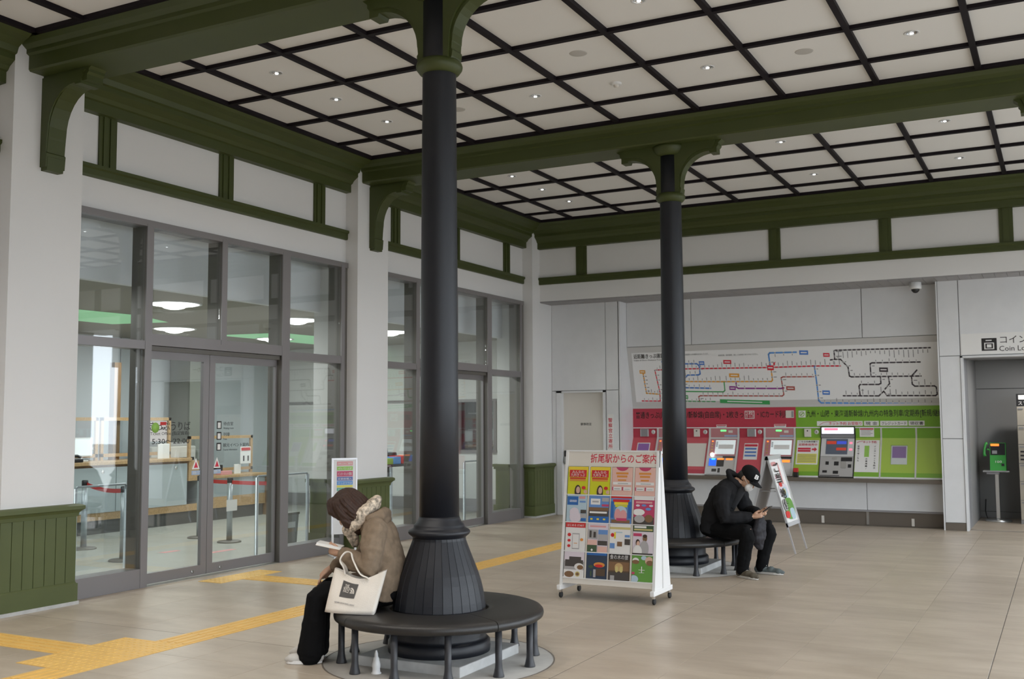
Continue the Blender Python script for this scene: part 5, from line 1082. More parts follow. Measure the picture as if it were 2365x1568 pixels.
MB().bbox((-12.72, 10.3, 1.05), (-12.54, 10.54, 1.10), 'black_plastic', 0.01).build('base', ph2); MB().tube([(-12.6, 10.3, 1.12), (-12.6, 10.36, 1.145), (-12.6, 10.48, 1.145), (-12.6, 10.54, 1.12)], 0.02, 'black_plastic', 8).build('handset', ph2)
prop('red_box', (-12.68, 13.35, 0.735), (-12.56, 13.62, 0.80), 'ink_p', 'pink printed box on the low counter', 'box'); prop('tape_dispenser', (-12.75, 13.35, 0.80), (-12.66, 13.5, 0.90), 'black_plastic', 'black tape dispenser on the low counter', 'dispenser')
# queue stanchions with red belts
mat('stanchion_grey', (0.36, 0.40, 0.42), 0.38, metal=0.5)
def stanchion(x, y, h, label):
    o = empty('queue_post', (x, y, 0)); tag(o, label, 'stanchion', 'queue posts in the office')
    MB().lathe([(0.16, 0), (0.16, 0.012), (0.14, 0.022), (0.04, 0.03)], (x, y, 0), 'alu_dark', 28).build('base', o); MB().lathe([(0.038, 0.025), (0.038, h-0.06)], (x, y, 0), 'stanchion_grey', 18).build('pole', o); MB().lathe([(0.036, h-0.07), (0.04, h-0.06), (0.04, h), (0.032, h+0.008), (0, h+0.008)], (x, y, 0), 'black_plastic', 18, cap=False).build('head', o)
    return o
A = (-11.23, 9.47, 0.87); B_ = (-9.85, 8.87, 0.86); C_ = (-10.83, 11.1, 0.86); D = (-10.06, 10.87, 0.86)
for p, lb in ((A, 'grey queue post nearest the left end of the office'), (B_, 'grey queue post just inside the left fixed pane'), (C_, 'grey queue post behind the meeting stiles of the doors'), (D, 'grey queue post in the middle of the right door leaf')): stanchion(*p, lb)
E_ = (-8.95, 11.3)
def belt(p, q, label, sag=0.03):
    n = 10; m = MB(); vs = []
    for i in range(n+1):
        t = i/n; x, y = p[0]+(q[0]-p[0])*t, p[1]+(q[1]-p[1])*t; z = p[2]+(q[2]-p[2])*t-sag*4*t*(1-t); d = Vector((q[1]-p[1], -(q[0]-p[0]), 0)).normalized()*0.001
        vs += [Vector((x, y, z))-d, Vector((x, y, z))+d, Vector((x, y, z+0.05))+d, Vector((x, y, z+0.05))-d]
    fs = []
    for i in range(n):
        for j in range(4): fs.append((i*4+j, (i+1)*4+j, (i+1)*4+(j+1) % 4, i*4+(j+1) % 4))
    m.add(vs, fs, 'red_belt'); o = m.build('queue_belt', base=p, recalc=True); tag(o, label, 'belt', 'red queue belts')
belt((A[0]+0.04, A[1], 0.80), (B_[0]-0.03, B_[1], 0.79), 'red belt sagging between the two left queue posts')
belt((C_[0]+0.03, C_[1], 0.78), (D[0]-0.03, D[1], 0.78), 'red belt between the queue posts behind the doors', 0.005)
belt((D[0]+0.03, D[1], 0.78), (-9.15, 10.6, 0.80), 'red belt running right from the middle queue post', 0.005)
sgn = MB().box((D[0]+0.035, D[1]-0.10, 0.42), (D[0]+0.04, D[1]+0.10, 0.57), 'paper').build('queue_notice', base=(D[0]+0.035, D[1], 0.42)); tag(sgn, 'blank white card hung on the middle queue post', 'card')
# door guard rails: stainless hoops
def guard(x, y0, y1, label):
    o = empty('guard_rail', (x, (y0+y1)/2, 0)); tag(o, label, 'guard rail', 'door guard rails')
    for y in (y0, y1): MB().lathe([(0.05, 0), (0.05, 0.008), (0.021, 0.01), (0.021, 0.95)], (x, y, 0), 'stanchion_grey', 16).build('post', o)
    MB().tube([(x, y0, 0.94), (x, y0+0.02, 0.965), (x, y1-0.02, 0.965), (x, y1, 0.94)], 0.012, 'stanchion_grey', 8).build('top_rail', o)
    MB().box((x-0.002, y0+0.02, 0.12), (x+0.002, y1-0.02, 0.93), 'glass').build('infill', o)
guard(-8.85, 7.35, 8.0, 'chrome hoop guard rail inside the left fixed pane'); guard(-8.60, 9.75, 10.7, 'chrome hoop guard rail inside the right fixed pane')
guard(-8.75, 12.1, 12.8, 'chrome hoop guard rail left of the far doors'); guard(-8.60, 14.65, 15.55, 'chrome hoop guard rail right of the far doors')
bn = empty('waste_bin', (-8.85, 10.55, 0)); tag(bn, 'grey waste bin standing inside the right fixed pane', 'bin')
MB().add([(-8.98, 10.42, 0), (-8.74, 10.42, 0), (-8.74, 10.66, 0), (-8.98, 10.66, 0), (-9.0, 10.40, 0.44), (-8.72, 10.40, 0.44), (-8.72, 10.68, 0.44), (-9.0, 10.68, 0.44)], [(0,3,2,1), (0,1,5,4), (1,2,6,5), (2,3,7,6), (3,0,4,7)], 'alcove_grey').build('body', bn); MB().bbox((-9.01, 10.39, 0.44), (-8.71, 10.69, 0.47), 'alu_dark').build('rim', bn); MB().box((-8.732, 10.48, 0.28), (-8.724, 10.62, 0.36), 'paper').build('label_plate', bn)
# furniture seen through the far bay
tb = empty('black_table', (-10.4, 15.0, 0)); tag(tb, 'black table with boxes on it seen through the far glazing', 'table')
MB().bbox((-10.9, 14.5, 0.86), (-9.95, 15.6, 0.90), 'black_plastic').build('top', tb)
for x, y in ((-10.85, 14.55), (-10.0, 14.55), (-10.85, 15.55), (-10.0, 15.55)): MB().box((x-0.02, y-0.02, 0), (x+0.02, y+0.02, 0.86), 'black_plastic').build('leg', tb)
MB().box((-10.85, 14.6, 0.5), (-10.0, 14.62, 0.86), 'black_plastic').build('modesty_panel', tb)
for a, b, h, mm, lb in ((14.55, 14.72, 0.10, 'lime_print', 'green carton'), (14.75, 14.95, 0.12, 'band_sky', 'blue carton'), (15.0, 15.3, 0.13, 'red_belt', 'red carton'), (15.35, 15.5, 0.11, 'white_plastic', 'white carton')): prop('carton', (-10.3, a, 0.90), (-10.02, b, 0.90+h), mm, lb+' on the black table behind the far glazing', 'carton')
kp = empty('black_caddy', (-10.5, 15.1, 0.9)); tag(kp, 'black caddy with a loop handle on the far table', 'caddy'); MB().bbox((-10.75, 14.8, 0.9), (-10.4, 15.4, 1.08), 'black_plastic', 0.02).build('tray', kp); MB().tube([(-10.58, 14.85, 1.06), (-10.58, 14.88, 1.22), (-10.58, 15.1, 1.26), (-10.58, 15.32, 1.22), (-10.58, 15.35, 1.06)], 0.015, 'black_plastic', 8).build('handle', kp)
# red floor arrows in the office
for x, y, w in ((-10.0, 9.6, 0.3), (-9.45, 9.75, 0.55)):
    MB().add([(x-0.06, y, 0.001), (x+0.06, y+0.02, 0.001), (x+0.05, y+w, 0.001), (x-0.05, y+w, 0.001)], [(0, 1, 2, 3)], 'ink_p').build('floor_marking', fl)

# ---------------------------------------------------------------- lettering and stickers on the sliding doors
Rg, Ug = (0, 1, 0), (0, 0, 1); gxp = -8.139
lfL = [c for c in door1.children][0]; lfR = [c for c in door1.children][1]
text('きっぷうりば', 0.105, (gxp, 7.62, 1.535), Rg, Ug, 'black_print', lfL, width=0.55)
text('Ticket Office (指定席券)', 0.045, (gxp, 7.64, 1.485), Rg, Ug, 'black_print', lfL, width=0.53)
text('5:30〜22:00', 0.075, (gxp, 7.66, 1.395), Rg, Ug, 'black_print', lfL, width=0.51)
def sticker(a, b, z0, z1, m, label, par_l=None):
    o = MB().box((gxp+0.0, a, z0), (gxp+0.002, b, z1), m).build('door_sticker', base=(gxp, (a+b)/2, z0)); tag(o, label, 'sticker', 'stickers on the sliding doors'); return o
po1 = sticker(7.64, 7.86, 1.42, 1.625, 'paper', 'square poster with green roundel on the left door leaf')
rg = MB().lathe([(0.0, 0), (0.052, 0), (0.052, 0.001), (0.0, 0.001)], (0, 0, 0), 'lime_print', 24, cap=False); rg.v = [Vector((gxp+0.0035-v.z*0.5, 7.705+v.x, 1.56+v.y)) for v in rg.v]; rg.build('roundel', po1, recalc=True)
MB().box((gxp+0.002, 7.77, 1.585), (gxp+0.003, 7.85, 1.618), 'red_belt').build('red_block', po1); text('無料', 0.035, (gxp+0.002, 7.78, 1.54), Rg, Ug, 'black_print', po1)
for k, (z, t, e) in enumerate(((1.58, '待合室', 'Waiting room'), (1.463, '列車', 'Train'), (1.346, '観光イベント案内', 'Tourist information'))):
    ic_ = sticker(8.575, 8.645, z-0.04, z+0.045, 'black_print', 'black square pictogram on the right door leaf, %s of three' % ['top', 'middle', 'lowest'][k])
    MB().bbox((gxp+0.0015, 8.588, z-0.03), (gxp+0.003, 8.632, z+0.03), 'paper', 0.01).build('pictogram', ic_)
    text(t, 0.045, (gxp, 8.675, z), Rg, Ug, 'black_print', lfR, width=0.05*len(t)); text(e, 0.028, (gxp, 8.675, z-0.042), Rg, Ug, 'black_print', lfR)
for y, sd_ in ((8.275, 'left'), (8.585, 'right')):
    t_ = MB().add([(gxp+0.002, y-0.055, 1.12), (gxp+0.002, y+0.055, 1.12), (gxp+0.002, y, 1.235), (gxp, y-0.055, 1.12), (gxp, y+0.055, 1.12), (gxp, y, 1.235)], [(0, 1, 2), (5, 4, 3), (0, 3, 4, 1), (1, 4, 5, 2), (2, 5, 3, 0)], 'paper').build('door_sticker', base=(gxp, y, 1.12)); tag(t_, 'white triangular warning sticker on the %s door leaf' % sd_, 'sticker', 'stickers on the sliding doors')
    MB().add([(gxp+0.003, y-0.03, 1.135), (gxp+0.003, y+0.03, 1.135), (gxp+0.003, y, 1.20)], [(0, 1, 2)], 'red_print').build('warning_mark', t_)
    b_ = sticker(y-0.06, y+0.06, 1.06, 1.105, 'pale_blue_print', 'pale blue strip sticker below the triangle on the %s door leaf' % sd_); text('自動ドア', 0.03, (gxp+0.002, y-0.05, 1.073), Rg, Ug, 'paper', b_, width=0.1)
# ================================================================ PEOPLE
from mathutils import noise as mnoise
mat('skin', (0.50, 0.29, 0.19), 0.5, var=0.06, vscale=20); mat('skin_w', (0.52, 0.31, 0.21), 0.5, var=0.06, vscale=20)
mat('coat_brown', (0.225, 0.165, 0.112), 0.9, var=0.12, vscale=30, bump=0.35, bscale=260); mat('cuff_dark', (0.035, 0.03, 0.028), 0.8)
mat('black_cloth', (0.0045, 0.0045, 0.005), 0.9, spec=0.15, bump=0.2, bscale=200); mat('jacket_dark', (0.012, 0.012, 0.0135), 0.85, spec=0.2, bump=0.2, bscale=180); mat('shirt_dark', (0.012, 0.012, 0.014), 0.85)
mat('hair_brown', (0.038, 0.0135, 0.0055), 0.45, var=0.75, vscale=26, bump=0.5, bscale=30, stretch=(14, 14, 1.2)); mat('hair_black', (0.012, 0.010, 0.009), 0.5, bump=0.4, bscale=90)
mat('scarf', (0.52, 0.44, 0.35), 0.95, var=0.75, vscale=45, bump=0.6, bscale=70); mat('mask_white', (0.78, 0.77, 0.76), 0.6)
mat('shoe_white', (0.55, 0.53, 0.50), 0.6); mat('shoe_grey', (0.10, 0.12, 0.12), 0.7, bump=0.2, bscale=300); mat('shoe_olive', (0.10, 0.085, 0.06), 0.7); mat('eye_dark', (0.01, 0.008, 0.008), 0.3); mat('lips', (0.40, 0.16, 0.13), 0.5)
mat('canvas_white', (0.84, 0.78, 0.70), 0.85, var=0.05, vscale=8, bump=0.3, bscale=220); mat('print_grey', (0.10, 0.095, 0.09), 0.8); mat('cap_black', (0.005, 0.005, 0.006), 0.8, spec=0.2); mat('bag_dark', (0.022, 0.021, 0.025), 0.65, spec=0.25, bump=0.15, bscale=60)

def smooth_path(p, n=5):
    p = [Vector(q) for q in p]; out = []
    for i in range(len(p)-1):
        a, b, c, d = p[max(0, i-1)], p[i], p[i+1], p[min(len(p)-1, i+2)]
        for k in range(n):
            t = k/n; out.append(0.5*((2*b)+(c-a)*t+(2*a-5*b+4*c-d)*t*t+(3*b-a-3*c+d)*t**3))
    return out+[p[-1]]
class Org:
    """closed shells fused by a voxel remesh into one continuous surface"""
    def __init__(s, M): s.b = MB(); s.b.M = M
    def ell(s, c, r, ax=None, n=14):
        vs = [(0, 0, -1)]; fs = []
        for i in range(1, n//2):
            t = -PI/2+PI*i/(n//2)
            for j in range(n): vs.append((math.cos(t)*math.cos(2*PI*j/n), math.cos(t)*math.sin(2*PI*j/n), math.sin(t)))
        vs.append((0, 0, 1)); R = n//2-1
        for j in range(n):
            fs.append((0, 1+(j+1) % n, 1+j)); fs.append((len(vs)-1, 1+(R-1)*n+j, 1+(R-1)*n+(j+1) % n))
            for i in range(R-1): fs.append((1+i*n+j, 1+i*n+(j+1) % n, 1+(i+1)*n+(j+1) % n, 1+(i+1)*n+j))
        A = ax or (Vector((1, 0, 0)), Vector((0, 1, 0)), Vector((0, 0, 1))); c = Vector(c)
        s.b.add([c+A[0]*v[0]*r[0]+A[1]*v[1]*r[1]+A[2]*v[2]*r[2] for v in vs], fs, 'skin', True); return s
    def chain(s, pts, rad, n=12, caps=True):
        """tapered limb; rad entries are a radius or (width along l, depth)"""
        pts = [Vector(p) for p in pts]; k = len(pts); vs = []; fs = []; prev = None
        for i, p in enumerate(pts):
            d = (pts[min(i+1, k-1)]-pts[max(i-1, 0)]).normalized()
            r = rad[i]; w, h = (r, r) if not isinstance(r, tuple) else r
            u = Vector((0, 1, 0)) if isinstance(r, tuple) or prev is None else prev
            if abs(u.dot(d)) > 0.95: u = Vector((1, 0, 0))
            u = (u-d*u.dot(d)).normalized(); prev = u; v = d.cross(u)
            vs += [p+u*w*math.cos(2*PI*j/n)+v*h*math.sin(2*PI*j/n) for j in range(n)]
        for i in range(k-1):
            for j in range(n): fs.append((i*n+j, i*n+(j+1) % n, (i+1)*n+(j+1) % n, (i+1)*n+j))
        fs.append(tuple(range(n))[::-1]); fs.append(tuple(range((k-1)*n, k*n)))
        s.b.add(vs, fs, 'skin', True)
        if caps:
            for i in (0, k-1):
                r = rad[i]
                if not isinstance(r, tuple): s.ell(pts[i], (r*0.98,)*3, n=10)
        return s
    def build(s, name, parent, matn, voxel=0.006, smooth=4, disp=0.0, dfreq=12.0, ext=None):
        o = ORG[parent.name]; me = bpy.data.meshes.new(name); me.from_pydata([p-o for p in s.b.v], [], s.b.f)
        bm = bmesh.new(); bm.from_mesh(me); bmesh.ops.recalc_face_normals(bm, faces=bm.faces[:]); bm.to_mesh(me); bm.free()
        ob = bpy.data.objects.new(name, me); COL.objects.link(ob)
        m = ob.modifiers.new('r', 'REMESH'); m.mode = 'VOXEL'; m.voxel_size = voxel; m.use_smooth_shade = True
        if smooth: sm = ob.modifiers.new('s', 'SMOOTH'); sm.factor = 0.5; sm.iterations = smooth
        bpy.context.view_layer.update(); dg = bpy.context.evaluated_depsgraph_get()
        m2 = bpy.data.meshes.new_from_object(ob.evaluated_get(dg)); bpy.data.objects.remove(ob); bpy.data.meshes.remove(me)
        m2.name = name
        if disp:
            ns = [v.normal.copy() for v in m2.vertices]
            for v, nn in zip(m2.vertices, ns):
                p = v.co*dfreq; q = mnoise.noise(p)+0.5*mnoise.noise(p*2.3+Vector((7, 3, 1)))
                v.co += nn*disp*q
        m2.materials.clear(); m2.materials.append(MATS[matn])
        for p in m2.polygons: p.use_smooth = True; p.material_index = 0
        ob = bpy.data.objects.new(name, m2); COL.objects.link(ob); ob.parent = parent; ORG[ob.name] = o; return ob

def hand(o, wrist, d, n, thumb, curl=(0.5, 0.6, 0.4), s_=1.0, spread=0.05):
    """palm plus five separate fingers; d finger direction, n palm normal, thumb = +1/-1 side"""
    w = Vector(wrist); d = Vector(d).normalized(); n = Vector(n); n = (n-d*n.dot(d)).normalized(); s = d.cross(n)*thumb
    o.chain([w-d*0.03, w+d*0.01, w+d*0.05*s_, w+d*0.085*s_], [0.024, 0.026, 0.03, 0.026], n=10)
    o.ell(w+d*0.05*s_, (0.045*s_, 0.040*s_, 0.017), (d, s, n))
    for k, L in enumerate((0.074, 0.082, 0.076, 0.06)):
        off = (0.030-0.0205*k)*s_; p = w+d*0.078*s_+s*off; a = 0; pts = [p-d*0.02, p]; dd = (d+s*spread*(1.5-k)).normalized()
        for f, c in zip((0.45, 0.32, 0.23), curl):
            a += c; p = p+(dd*math.cos(a)+n*math.sin(a))*L*f*s_; pts.append(p)
        o.chain(pts, [0.009, 0.0092, 0.0088, 0.008, 0.0068], n=8)
    p = w+d*0.02*s_+s*0.026*s_
    o.chain([p-s*0.01, p+d*0.022+s*0.016+n*0.012, p+d*0.046+s*0.020+n*0.024, p+d*0.066+s*0.014+n*0.034], [0.013, 0.0115, 0.010, 0.008], n=8)

def head(o, c, fwd, up, sc=1.0):
    """skull, jaw, nose, ears, brow ridge; c is the skull centre"""
    c = Vector(c); f = Vector(fwd).normalized(); u = Vector(up); u = (u-f*u.dot(f)).normalized(); l = u.cross(f); A = (f, l, u)
    o.ell(c+u*0.02, (0.096*sc, 0.077*sc, 0.095*sc), A, 18); o.ell(c+f*0.022-u*0.045, (0.068*sc, 0.060*sc, 0.075*sc), A, 16); o.ell(c+f*0.062-u*0.088, (0.03*sc, 0.034*sc, 0.026*sc), A)
    o.chain([c+f*0.090+u*0.005, c+f*0.104-u*0.022, c+f*0.108-u*0.036], [0.009, 0.013, 0.015], n=8); o.ell(c+f*0.088-u*0.068, (0.014, 0.026, 0.012), A)
    for s in (-1, 1): o.ell(c+l*s*0.077*sc-u*0.012-f*0.005, (0.018, 0.008, 0.03), A); o.ell(c+f*0.082+l*s*0.032+u*0.022, (0.014, 0.022, 0.008), A)
    return A
def face_bits(parent, M, c, A, brow='hair_black', lips=True):
    f, l, u = A; c = Vector(c)
    for s in (-1, 1):
        b = Org(M); b.ell(c+f*0.086+l*s*0.032+u*0.004, (0.008, 0.014, 0.007), A, 10); k = b.b; k.mats = ['eye_dark']; k.build('eye', parent)
        b = Org(M); b.ell(c+f*0.091+l*s*0.034+u*0.026, (0.006, 0.02, 0.004), A, 10); k = b.b; k.mats = [brow]; k.build('eyebrow', parent)
    if lips: b = Org(M); b.ell(c+f*0.097-u*0.068, (0.008, 0.022, 0.007), A, 10); k = b.b; k.mats = ['lips']; k.build('mouth', parent)

def shoe(parent, M, heel, toe, mat_up, mat_sole, name='shoe', h=0.10, w=0.045):
    heel, toe = Vector(heel), Vector(toe); d = (toe-heel); L = d.length; d.normalize(); s = Vector((-d.y, d.x, 0)); z = Vector((0, 0, 1))
    o = Org(M); pts = [heel+d*0.035+z*0.045, heel+d*L*0.3+z*0.05, heel+d*L*0.55+z*0.042, heel+d*L*0.8+z*0.033, toe-d*0.035+z*0.028]
    rr = [(w*0.75, 0.045), (w*0.85, 0.05), (w*0.98, 0.042), (w, 0.033), (w*0.7, 0.024)]
    vs = []
    A = (d, s, z)
    for p, (a, b) in zip(pts, rr): o.ell(p, (0.05, a, b), A, 12)
    for t in (0.2, 0.42, 0.68): o.ell(heel+d*L*t+z*0.035, (0.06, w*0.9, 0.034), A, 12)
    o.ell(heel+d*L*0.22+z*(h-0.03), (0.05, w*0.8, 0.05), A, 12)
    sh = o.build(name, parent, mat_up, 0.006, 3)
    b = MB(); b.M = M; n = 20; ring = []
    for i in range(n):
        t = 2*PI*i/n; x = math.cos(t); ww = w*(1.02 if x > 0 else 0.85)*math.sin(t); ring.append(heel+d*(L/2+(L/2)*math.copysign(abs(x)**0.8, x))+s*ww)
    b.add([p+z*0.003 for p in ring]+[p+z*0.024 for p in ring], [tuple(range(n))[::-1], tuple(range(n, 2*n))]+[(i, (i+1) % n, n+(i+1) % n, n+i) for i in range(n)], mat_sole); b.build('sole', sh, recalc=True)
    lc = MB(); lc.M = M
    for t in (0.42, 0.5, 0.58): lc.tube([heel+d*L*t+s*0.02+z*0.088*(1-0.25*(t-0.42)/0.16), heel+d*L*t+z*0.094*(1-0.25*(t-0.42)/0.16), heel+d*L*t-s*0.02+z*0.088*(1-0.25*(t-0.42)/0.16)], 0.003, mat_sole, 5)
    lc.build('laces', sh); return sh

# ---------------------------------------------------------------- person in the brown coat (near bench)
Fw, Lw = Vector((-0.885, -0.466, 0)), Vector((0.466, -0.885, 0))
MW = rot_to(Fw, Lw, Vector((0, 0, 1)), (-4.2, 5.97, 0))
pw = empty('person', (-4.2, 5.97, 0)); tag(pw, 'seated person in a brown coat and pale scarf, head bent over a white booklet', 'person')
hc = Vector((0.185, 0, 1.015)); hf = Vector((0.70, 0, -0.71)); hu = Vector((0.71, 0, 0.70))
b = Org(MW)
A_ = head(b, hc, hf, hu)
b.chain([(0.15, 0, 0.99), (0.09, 0, 0.955), (0.03, 0, 0.90)], [0.052, 0.055, 0.07])
b.chain([(0.03, 0, 0.90), (-0.04, 0, 0.78), (-0.08, 0, 0.62), (-0.06, 0, 0.47)], [(0.13, 0.07), (0.14, 0.09), (0.13, 0.09), (0.14, 0.09)])
SL, EL, WLh = Vector((-0.01, 0.165, 0.885)), Vector((0.02, 0.225, 0.645)), Vector((0.215, 0.105, 0.725))
SR, ER, WRh = Vector((0.0, -0.165, 0.885)), Vector((0.12, -0.21, 0.66)), Vector((0.315, -0.07, 0.605))
for s, e, w in ((SL, EL, WLh), (SR, ER, WRh)): b.chain([(0.0, 0, 0.86), s, e, w], [0.05, 0.045, 0.036, 0.025])
hand(b, WLh, (0.86, -0.25, 0.12), (0.15, -0.75, 0.65), -1, (0.55, 0.75, 0.5), 0.92)
hand(b, WRh, (0.72, 0.12, -0.62), (-0.45, 0, -0.75), -1, (0.15, 0.25, 0.2), 0.92)
for s in (-1, 1): b.chain([(-0.03, s*0.09, 0.46), (0.36, s*0.095, 0.465), (0.42, s*0.095, 0.10), (0.45, s*0.095, 0.06)], [0.08, 0.055, 0.038, 0.035])
b.build('body', pw, 'skin_w', 0.0048, 2)
face_bits(pw, MW, hc, A_, 'hair_brown')
# mask over the lower face
mk = Org(MW); f_, l_, u_ = A_
mk.ell(hc+f_*0.078-u_*0.058, (0.040, 0.060, 0.050), A_, 16); mk.build('face_mask', pw, 'mask_white', 0.005, 3)
# hair: rounded bob falling forward
h = Org(MW)
h.ell(hc+u_*0.024-f_*0.010, (0.118, 0.102, 0.116), A_, 20); h.ell(hc-f_*0.05-u_*0.025, (0.085, 0.098, 0.115), A_, 18)
for s in (-1, 1):
    h.chain([hc+l_*s*0.075+u_*0.06+f_*0.02, hc+l_*s*0.092+u_*0.0+f_*0.035, hc+l_*s*0.09-u_*0.08+f_*0.058, hc+l_*s*0.072-u_*0.16+f_*0.055], [0.05, 0.045, 0.042, 0.022])
    h.chain([hc+l_*s*0.08+u_*0.05-f_*0.03, hc+l_*s*0.096-u_*0.02-f_*0.02, hc+l_*s*0.088-u_*0.10+f_*0.0, hc+l_*s*0.07-u_*0.15+f_*0.01], [0.055, 0.05, 0.045, 0.025])
    h.chain([hc+l_*s*0.03+u_*0.10+f_*0.05, hc+l_*s*0.05+u_*0.065+f_*0.088, hc+l_*s*0.065+u_*0.0+f_*0.08], [0.045, 0.035, 0.02])
hair_ob = h.build('hair', pw, 'hair_brown', 0.005, 4, 0.003, 24)
hv = MW.inverted(); oo = ORG[hair_ob.name]
for v, nn in [(v, v.normal.copy()) for v in hair_ob.data.vertices]:
    p = (hv @ (v.co+oo))-hc; a = math.atan2(p.dot(l_), p.dot(f_)+0.03)
    v.co += nn*(0.0022*math.sin(a*34+6*mnoise.noise(p*9))+0.0012*math.sin(a*71))
# scarf
sf = Org(MW); c0_ = Vector((0.085, 0, 0.985)); ax1 = Vector((0.75, 0, -0.62)).normalized(); ax2 = Vector((0, 1, 0))
for off, R1, R2, rr in ((Vector((0, 0, 0)), 0.098, 0.098, 0.044), (Vector((-0.03, 0, 0.04)), 0.080, 0.088, 0.032), (Vector((0.03, 0, -0.055)), 0.10, 0.10, 0.042)):
    ring = [c0_+off+ax1*R1*math.cos(2*PI*k/14)+ax2*R2*math.sin(2*PI*k/14) for k in range(14)]
    for k in range(14): sf.chain([ring[k], ring[(k+1) % 14]], [rr*(1+0.12*math.sin(k*2.3)), rr*(1+0.12*math.sin((k+1)*2.3))], n=10)
sf.chain([(0.15, 0.06, 0.93), (0.165, 0.05, 0.86), (0.14, 0.04, 0.78)], [0.05, 0.05, 0.03])
sf.build('scarf', pw, 'scarf', 0.007, 3, 0.006, 26)
# coat
ct = Org(MW)
ct.chain([(0.07, 0, 0.955), (0.02, 0, 0.905), (-0.03, 0, 0.80), (-0.065, 0, 0.66), (-0.055, 0, 0.53), (-0.03, 0, 0.42)], [(0.10, 0.07), (0.185, 0.10), (0.20, 0.125), (0.19, 0.135), (0.20, 0.13), (0.20, 0.12)], n=20)
ct.ell((0.0, 0, 0.87), (0.11, 0.20, 0.09)); ct.ell((-0.06, 0, 0.82), (0.09, 0.16, 0.12))
ct.chain([SL+Vector((0, -0.03, 0)), SL, (0.0, 0.225, 0.76), EL+Vector((-0.01, 0.01, 0)), (0.11, 0.18, 0.675), WLh-Vector((0.02, -0.01, 0.005))], [0.085, 0.083, 0.078, 0.076, 0.068, 0.052])
ct.chain([SR+Vector((0, 0.03, 0)), SR, (0.05, -0.22, 0.77), ER, (0.23, -0.145, 0.63), WRh-Vector((0.03, 0.0, -0.01))], [0.085, 0.083, 0.076, 0.074, 0.066, 0.05])
for k in range(4): ct.ell((0.045+0.03*k, 0.215-0.022*k, 0.655+0.01*k), (0.02, 0.07, 0.078-0.005*k))      # sleeve creases
ct.chain([(0.04, 0.0, 0.50), (0.16, 0.0, 0.50), (0.22, 0, 0.50)], [(0.19, 0.09), (0.18, 0.075), (0.16, 0.05)], n=16)
ct.build('coat', pw, 'coat_brown', 0.008, 4, 0.010, 13)
hd_ = Org(MW); hd_.chain([(0.03, -0.13, 0.955), (-0.04, -0.10, 0.975), (-0.06, 0, 0.98), (-0.04, 0.10, 0.975), (0.03, 0.13, 0.955)], [0.03, 0.04, 0.044, 0.04, 0.03]); hd_.ell((-0.06, 0, 0.935), (0.045, 0.10, 0.045)); hd_.build('hood', pw, 'coat_brown', 0.008, 3, 0.006, 18)
# wide black trousers
tr = Org(MW)
tr.ell((-0.05, 0, 0.455), (0.14, 0.185, 0.098)); tr.ell((0.06, 0, 0.455), (0.14, 0.18, 0.09))
for s in (-1, 1): tr.chain([(-0.02, s*0.09, 0.455), (0.18, s*0.098, 0.463), (0.34, s*0.10, 0.462), (0.385, s*0.10, 0.43), (0.40, s*0.098, 0.30), (0.415, s*0.097, 0.17), (0.425, s*0.097, 0.065)], [0.092, 0.088, 0.076, 0.074, 0.076, 0.084, 0.093])
tr.build('trousers', pw, 'black_cloth', 0.008, 3, 0.006, 14)
shoe(pw, MW, (0.345, 0.10, 0), (0.585, 0.105, 0), 'shoe_white', 'mask_white'); shoe(pw, MW, (0.355, -0.10, 0), (0.60, -0.11, 0), 'shoe_white', 'mask_white')
# booklet in the hand
bk = empty('booklet', MW @ Vector((0.30, 0.06, 0.755))); tag(bk, 'slim white booklet held in the hand of the person in brown', 'booklet')
q = MB(); q.M = MW @ Matrix.Translation((0.305, 0.06, 0.772)) @ Matrix.Rotation(math.radians(-12), 4, 'Y')
q.box((-0.085, -0.065, -0.004), (0.085, 0.065, 0.010), 'paper'); q.build('page_block', bk)
q = MB(); q.M = MW @ Matrix.Translation((0.305, 0.06, 0.772)) @ Matrix.Rotation(math.radians(-12), 4, 'Y')
q.box((-0.088, -0.068, -0.008), (0.088, 0.068, -0.004), 'canvas_white'); q.build('cover', bk)
# canvas tote bag on the bench
tbg = empty('tote_bag', MW @ Vector((0.10, 0.27, 0.357))); tag(tbg, 'cream canvas tote bag with a dark square logo on the near bench', 'bag')
n_u, n_v = 16, 10; Z0 = 0.359
def bagp(u, v, side):
    # u 0..1 across (front -> back of the sitter), v 0..1 up; side +1 towards the camera
    f0, f1 = 0.31, -0.03; t0, t1 = 0.25, -0.105
    f = (f0+(f1-f0)*u)*(1-v)+(t0+(t1-t0)*u)*v
    th = 0.072*(1-0.45*v)*math.sin(PI*min(1, max(0, 0.03+0.86*u)))**0.3
    z = Z0+(0.268+0.012*math.cos(u*6.0)-0.035*math.sin(PI*u)*v)*v
    l = 0.255-0.03*v+side*th+0.006*math.sin(9*u+4*v)*v-(f-0.1)*0.30
    return Vector((f, l, z))
m = MB(); m.M = MW; vs = []; fs = []
for side in (1, -1):
    k0 = len(vs)
    for i in range(n_u+1):
        for j in range(n_v+1): vs.append(bagp(i/n_u, j/n_v, side))
    for i in range(n_u):
        for j in range(n_v):
            a = k0+i*(n_v+1)+j; fs.append((a, a+1, a+n_v+2, a+n_v+1) if side > 0 else (a, a+n_v+1, a+n_v+2, a+1))
N_ = (n_u+1)*(n_v+1)
for i in (0, n_u):
    for j in range(n_v): a = i*(n_v+1)+j; fs.append((a, a+1, N_+a+1, N_+a) if i else (a, N_+a, N_+a+1, a+1))
for i in range(n_u): a = i*(n_v+1); fs.append((a, a+n_v+1, N_+a+n_v+1, N_+a))
m.add(vs, fs, 'canvas_white', True); m.build('bag_body', tbg, recalc=True)
